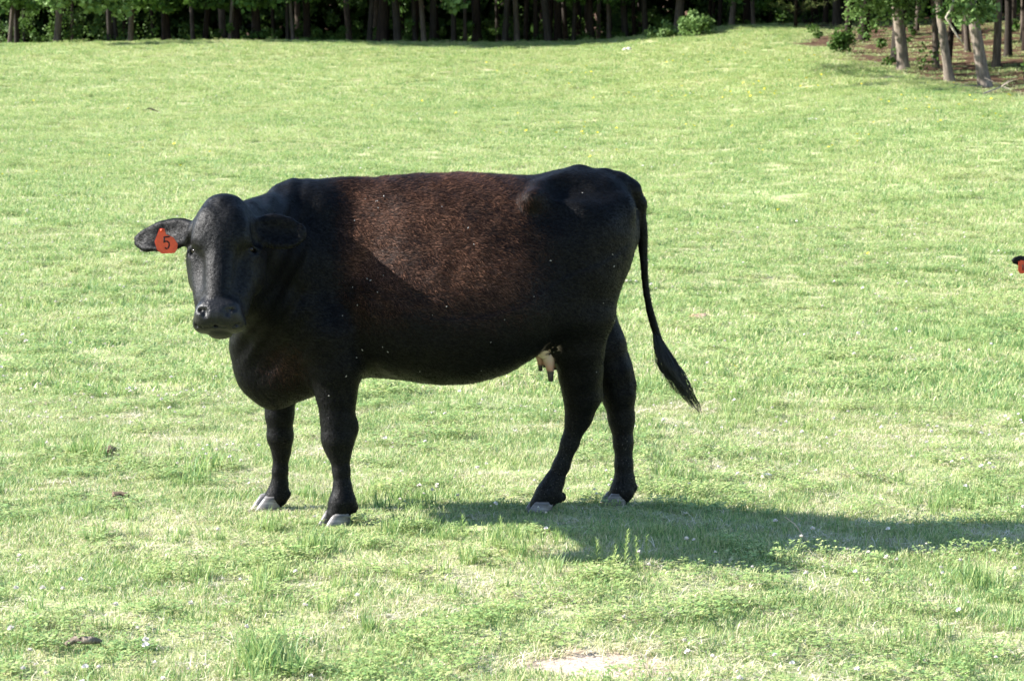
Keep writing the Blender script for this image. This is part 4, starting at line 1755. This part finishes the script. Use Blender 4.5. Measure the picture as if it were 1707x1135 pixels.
    vf = [bm.verts.new(p) for p in F_]
    vb = [bm.verts.new(p) for p in B_]
    bm.faces.new(vf)
    bm.faces.new(vb[::-1])
    for i in range(nn):
        j = (i + 1) % nn
        bm.faces.new((vf[j], vf[i], vb[i], vb[j]))
    bmesh.ops.recalc_face_normals(bm, faces=bm.faces)
    bmesh.ops.bevel(bm, geom=list(bm.edges), offset=.0009, segments=2, affect='EDGES')
    tm = bpy.data.meshes.new("ear_tag")
    bm.to_mesh(tm)
    bm.free()
    tg = obj("ear_tag", tm, orange, root, tuple(org))
    tg["label"] = "orange ear tag marked 5 in black"
    # the numeral, drawn as a thick stroke slightly proud of the tag
    stroke = [(282.6, 394.6), (273.8, 395.4), (273.8, 403.5), (276.5, 402.3), (279.5, 402.8), (281.8, 405.5), (281.9, 410), (280.4, 413.6), (277.6, 414.9), (274.9, 413.0)]
    mb = MB()
    pts = np.array(stroke)
    hw = 1.15
    Vn = []
    for i in range(len(pts)):
        a = pts[max(0, i - 1)]
        b = pts[min(len(pts) - 1, i + 1)]
        if i in (1, 2):
            n1 = np.array([-(pts[i] - pts[i - 1])[1], (pts[i] - pts[i - 1])[0]]); n1 /= np.linalg.norm(n1)
            n2_ = np.array([-(pts[i + 1] - pts[i])[1], (pts[i + 1] - pts[i])[0]]); n2_ /= np.linalg.norm(n2_)
            nm = (n1 + n2_); nm = nm / max(.5, nm @ n1)
        else:
            d = b - a
            nm = np.array([-d[1], d[0]]) / np.linalg.norm(d)
        for sgn in (1, -1):
            q = pts[i] + nm * hw * sgn
            Vn.append(tp(q[0], q[1], -.0012) - org)
    for i in range(len(pts)):
        for sgn in (0, 1):
            pass
    Vn = np.array(Vn)
    back = Vn + (F_.mean(0) * 0) + (to_local(E0 + np.array([0, .001, 0])) - org)
    q = []
    nP = len(Vn)
    for i in range(len(pts) - 1):
        a0, b0, a1, b1 = 2 * i, 2 * i + 1, 2 * i + 2, 2 * i + 3
        q += [(a0, b0, b1, a1), (a0 + nP, a1 + nP, b1 + nP, b0 + nP), (a0, a1, a1 + nP, a0 + nP), (b1, b0, b0 + nP, b1 + nP)]
    mb.add(np.concatenate([Vn, back]), q)
    nb = obj("numeral", mb.mesh("numeral", False), ink, tg)
    nb["label"] = "black numeral 5"
    # button that holds the tag
    mb = MB()
    c = tp(270, 384, -.001) - org
    ydir = (to_local(E0 + np.array([0, -1.0, 0])) - org)
    mb.tube([c, c + ydir * .004, c + ydir * .007], [.0055, .0055, .002], 14)
    obj("button", mb.mesh("button"), orange, tg)

    # flies and flecks on the coat
    flies = flat_mat("fly_wing", (.30, .28, .26), .4, .4)
    mb = MB()
    r = np.random.default_rng(13)
    cand = np.nonzero((V[:, 1] > .12) & (V[:, 2] > .5) & (V[:, 2] < 1.3) & (V[:, 0] < .5) & (NV[:, 1] > .25))[0]
    for i in r.choice(cand, 40):
        p, nrm = V[i], NV[i]
        t = np.cross(nrm, r.normal(size=3)); t /= np.linalg.norm(t)
        b = np.cross(nrm, t)
        s = .0016 + .0020 * r.random()
        c = p + nrm * .006
        mb.add([c - t * s * 1.5, c + b * s * .7 + nrm * .001, c + t * s * 1.5, c - b * s * .7 + nrm * .001, c + nrm * .003],
               None, [(0, 1, 4), (1, 2, 4), (2, 3, 4), (3, 0, 4)])
    fo = tag(obj("flies", mb.mesh("flies", False), flies, root), kind="stuff")
    return root


TAG_Y = 8.765
if "nocow" not in DEV:
    build_cow()
# ------------------------------------------------------------------ second animal at the right edge
def build_calf():
    hx = 4.318 + .222
    Y0 = 20.7
    gz = float(ground_z(hx, Y0))
    ez = at_depth(1700, 434, Y0)[2] - gz
    root = thing("cow", "black animal cut off by the right edge, only an ear with an orange tag showing", "cow", (hx, Y0, gz))
    F = Field((-.35, -.5, -.02), (1.75, 1.15, .85), .014)
    A = lambda *p: np.array(p, float)
    hz = ez - .02
    F.cone(A(.35, .35, .30), A(1.15, .62, .30), .25, .28, .05)          # trunk, lying
    F.cone(A(.30, .25, .28), A(.12, .12, .34), .18, .13, .08)
    F.cone(A(.12, .12, .34), A(.0, -.02, hz), .13, .085, .06)            # neck
    F.cone(A(0, -.01, hz), A(0, -.16, hz - .06), .085, .07, .04)         # head
    F.cone(A(0, -.14, hz - .06), A(0, -.25, hz - .13), .065, .048, .03)
    for s in (-1, 1):
        F.cone(A(s * .06, .0, hz + .015), A(s * .11, .0, hz + .02), .03, .026, .03)
        F.ell(A(s * .150, .0, hz + .018), (.078, .019, .045), .02)
    F.cone(A(.35, .05, .10), A(.05, -.05, .06), .08, .05, .05)           # folded forelegs
    F.cone(A(.05, -.05, .06), A(.28, -.12, .04), .045, .035, .02)
    F.cone(A(1.15, .35, .20), A(.85, .10, .10), .17, .08, .06)           # hind leg
    F.cone(A(.85, .10, .10), A(1.15, -.02, .06), .06, .045, .03)
    F.cone(A(1.15, -.02, .06), A(.88, -.10, .04), .042, .035, .02)
    V, Q = F.mesh()
    V = relax(V, Q, 2)
    me = mesh_np("body", V, Q, True)
    for nm in ("brown", "mud", "muzzle", "udder", "head"):
        attr(me, nm, np.zeros(len(V)))
    obj("body", me, bpy.data.materials["black_coat"], root)
    orange = bpy.data.materials["orange_tag_plastic"]
    pts = [(1698, 436), (1703, 434), (1713, 436), (1714, 452), (1710, 456), (1700, 456), (1697, 451)]
    bm = bmesh.new()
    o0 = at_depth(1706, 445, Y0 - .032)
    f = [bm.verts.new(at_depth(a, b, Y0 - .032) - o0) for a, b in pts]
    b_ = [bm.verts.new(at_depth(a, b, Y0 - .032) - o0 + np.array([0, .003, 0])) for a, b in pts]
    bm.faces.new(f)
    bm.faces.new(b_[::-1])
    for i in range(len(pts)):
        j = (i + 1) % len(pts)
        bm.faces.new((f[j], f[i], b_[i], b_[j]))
    bmesh.ops.recalc_face_normals(bm, faces=bm.faces)
    tm = bpy.data.meshes.new("ear_tag")
    bm.to_mesh(tm)
    bm.free()
    tg = obj("ear_tag", tm, orange, root, tuple(o0 - np.array([hx, Y0, gz])))
    tg["label"] = "orange ear tag with a dark mark"
    mb = MB()
    q = [at_depth(a, b, Y0 - .034) - o0 for a, b in ((1704.2, 441), (1706, 441), (1706, 451), (1704.2, 451))]
    back = [v + np.array([0, .0015, 0]) for v in q]
    mb.add(q + back, [(0, 1, 2, 3), (4, 7, 6, 5), (0, 4, 5, 1), (1, 5, 6, 2), (2, 6, 7, 3), (3, 7, 4, 0)])
    obj("mark", mb.mesh("mark", False), bpy.data.materials["black_ink"], tg)


# ------------------------------------------------------------------ small things lying and growing in the field
def lump(name, px, py, size, mat, label, cat, seed, flat=.5, group=None, n=3):
    """irregular clod or stone"""
    r = np.random.default_rng(seed)
    p = on_ground(px, py)
    bm = bmesh.new()
    bmesh.ops.create_icosphere(bm, subdivisions=n, radius=1.0)
    ph = r.random((4, 3)) * 6.28
    for v in bm.verts:
        k = 1 + .22 * math.sin(3 * v.co.x + ph[0][0]) + .2 * math.sin(4 * v.co.y + ph[1][1]) + .16 * math.sin(6 * v.co.z + 5 * v.co.x + ph[2][2]) + .10 * (r.random() - .5)
        v.co = Vector((v.co.x * size[0] * k, v.co.y * size[1] * k, v.co.z * size[2] * k))
    me = bpy.data.meshes.new(name)
    bm.to_mesh(me)
    bm.free()
    me.materials.append(mat)
    o = obj(name, me, None, None, (p[0], p[1], float(ground_z(p[0], p[1])) + size[2] * flat))
    o.rotation_euler = (0, 0, r.random() * 6.28 if group else 0)
    return tag(o, label, cat, group)


def stick(name, pts, radii, mat, label, cat, seed, group=None, side=None):
    W = []
    for a in pts:
        g = on_ground(a[0], a[1])
        W.append(np.array([g[0], g[1], float(ground_z(g[0], g[1])) + (a[2] if len(a) > 2 else 0.0)]))
    base = W[len(W) // 2].copy()
    t = thing(name, label, cat, tuple(base), 0, group) if side else None
    mb = MB()
    mb.tube([w - base + np.array([0, 0, radii[i]]) for i, w in enumerate(W)], radii, 9, jitter=.35, seed=seed)
    if side is None:
        o = obj(name, mb.mesh(name), mat, None, tuple(base))
        return tag(o, label, cat, group)
    obj("stem", mb.mesh("stem"), mat, t)
    for k, (i, dx, dy, dz) in enumerate(side):
        w = W[i] - base + np.array([0, 0, radii[i]])
        mb = MB()
        mb.tube([w, w + np.array([dx, dy, dz]) * .5 + np.array([0, 0, .02]), w + np.array([dx, dy, dz])], [radii[i] * .5, radii[i] * .35, radii[i] * .12], 6, seed=k)
        obj("twig", mb.mesh("twig"), mat, t)
    return t


def weed_mesh(h, seed):
    r = np.random.default_rng(seed)
    mb = MB()
    lean = (r.random(2) - .5) * .25
    st = [np.array([lean[0] * z, lean[1] * z, z]) for z in np.linspace(-.01, h, 7)]
    mb.tube(st, np.linspace(.0016, .0007, 7), 4)
    n = int(44 * h / .12)
    for i in range(n):
        z = h * (.08 + .92 * i / n)
        a = i * 2.4 + r.random() * .5
        ln = .032 * (1.15 - .65 * z / h) * (.7 + .5 * r.random())
        o = np.array([lean[0] * z, lean[1] * z, z])
        d = np.array([math.cos(a) * .75, math.sin(a) * .75, .75])
        s = np.array([-math.sin(a), math.cos(a), 0]) * .0017
        m = o + d * ln * .55
        e = o + d * ln + np.array([0, 0, -.15 * ln])
        mb.add([o - s * .5, o + s * .5, m + s, m - s, e], [(0, 1, 2, 3)], [(3, 2, 4)])
    me = mb.mesh("weed", False)
    attr(me, "tone", np.full(len(me.vertices), .34))
    return me


def build_small():
    dung = flat_mat("dry_dung", (.16, .115, .08), .95, .1)
    pale = flat_mat("pale_stone", (.62, .58, .52), .9, .1)
    dirt = flat_mat("red_dirt", (.50, .33, .24), .95, .05)
    straw = flat_mat("dry_stalk", (.60, .44, .30), .8, .1)
    darkstick = bark_material("weathered_stick", (.10, .075, .055), (.36, .29, .23), 3.0)
    stick("stick", [(110, 1086, .014), (125, 1085, .020), (140, 1086, .022), (155, 1085, .022), (168, 1083, .018)], [.007, .011, .012, .011, .007], darkstick,
          "short weathered brown stick lying in the grass at the lower left", "stick", 41)
    stick("stick", [(238, 186, .01), (250, 185, .03), (266, 189, .01)], [.014, .018, .010], M_BARK2, "dark stick lying far off on the slope above the left ear", "stick", 42)
    stick("stalk", [(1308, 887, .06), (1325, 896, .05), (1345, 907, .012)], [.0016, .0018, .0014], straw, "long dry stalk bent over beside the cow's shadow", "stalk", 43)
    lump("dung_clod", 178, 757, (.035, .05, .024), dung, "crumbly brown clod among taller grass left of the forelegs", "clod", 51)
    lump("dung_clod", 202, 831, (.030, .04, .020), dung, "low brown clod nearer to us, left of the forelegs", "clod", 52)
    lump("dung_clod", 1103, 826, (.018, .03, .018), dung, "small reddish brown clod right of the far hind hoof", "clod", 53)
    lump("dirt_mound", 1166, 530, (.085, .11, .022), dirt, "low mound of pinkish bare dirt right of the tail", "mound", 54, .2)
    lump("stone", 1045, 85, (.10, .10, .06), pale, "small white stone near the top of the pasture", "stone", 55)
    lump("stone", 1356, 201, (.085, .08, .03), pale, "flat pale stone on the right slope", "stone", 56)
    lump("stone", 1277, 796, (.018, .03, .016), pale, "flat pinkish white pebble in the grass above the cow's shadow", "stone", 57)
    # weeds
    for k, (px, py, h, lab) in enumerate((
            (997, 940, .095, "feathery weed at the lower edge of the shadow, leftmost of its row"),
            (1022, 950, .085, "feathery weed second from left in the row below the shadow"),
            (1041, 942, .135, "tallest feathery weed standing up out of the cow's shadow"),
            (1062, 945, .11, "feathery weed right of the tallest one below the shadow"),
            (1077, 938, .10, "feathery weed at the right end of the row below the shadow"),
            (866, 918, .10, "feathery weed at the left notch of the cow's shadow"),
            (834, 894, .075, "short feathery weed in the shadow below the belly"),
            (1527, 884, .10, "lone feathery weed in the shadow at the right"),
            (772, 888, .07, "small feathery weed at the left tip of the shadow"))):
        p = on_ground(px, py)
        o = obj("weed", weed_mesh(h, 600 + k), M_TALL, None, (p[0], p[1], float(ground_z(p[0], p[1]))))
        o.rotation_euler = (0, 0, k * 1.7)
        tag(o, lab, "weed", "weeds growing up at the cow's shadow")
    # fallen branches under the right trees
    stick("fallen_branch", [(1560, 152, .01), (1600, 150, .05), (1632, 147, .04)], [.010, .014, .007], M_WOOD, "pale fallen branch lying between the two rightmost near trunks", "branch", 45,
          side=[(1, .3, .1, .10), (1, -.2, -.2, .06)])
    stick("fallen_branch", [(1640, 158, .01), (1668, 152, .06), (1700, 156, .03)], [.012, .016, .008], M_WOOD, "bare fallen branch right of the rightmost near trunk", "branch", 46,
          side=[(1, .35, .1, .22), (1, .25, -.3, .15), (1, -.3, .1, .18)])
    stick("fallen_branch", [(1450, 134, .01), (1490, 131, .03), (1520, 132, .01)], [.008, .012, .006], M_WOOD, "thin fallen branch left of the thick leaning trunk", "branch", 47)


if "nosmall" not in DEV:
    if "nocow" not in DEV:
        build_calf()
    build_small()
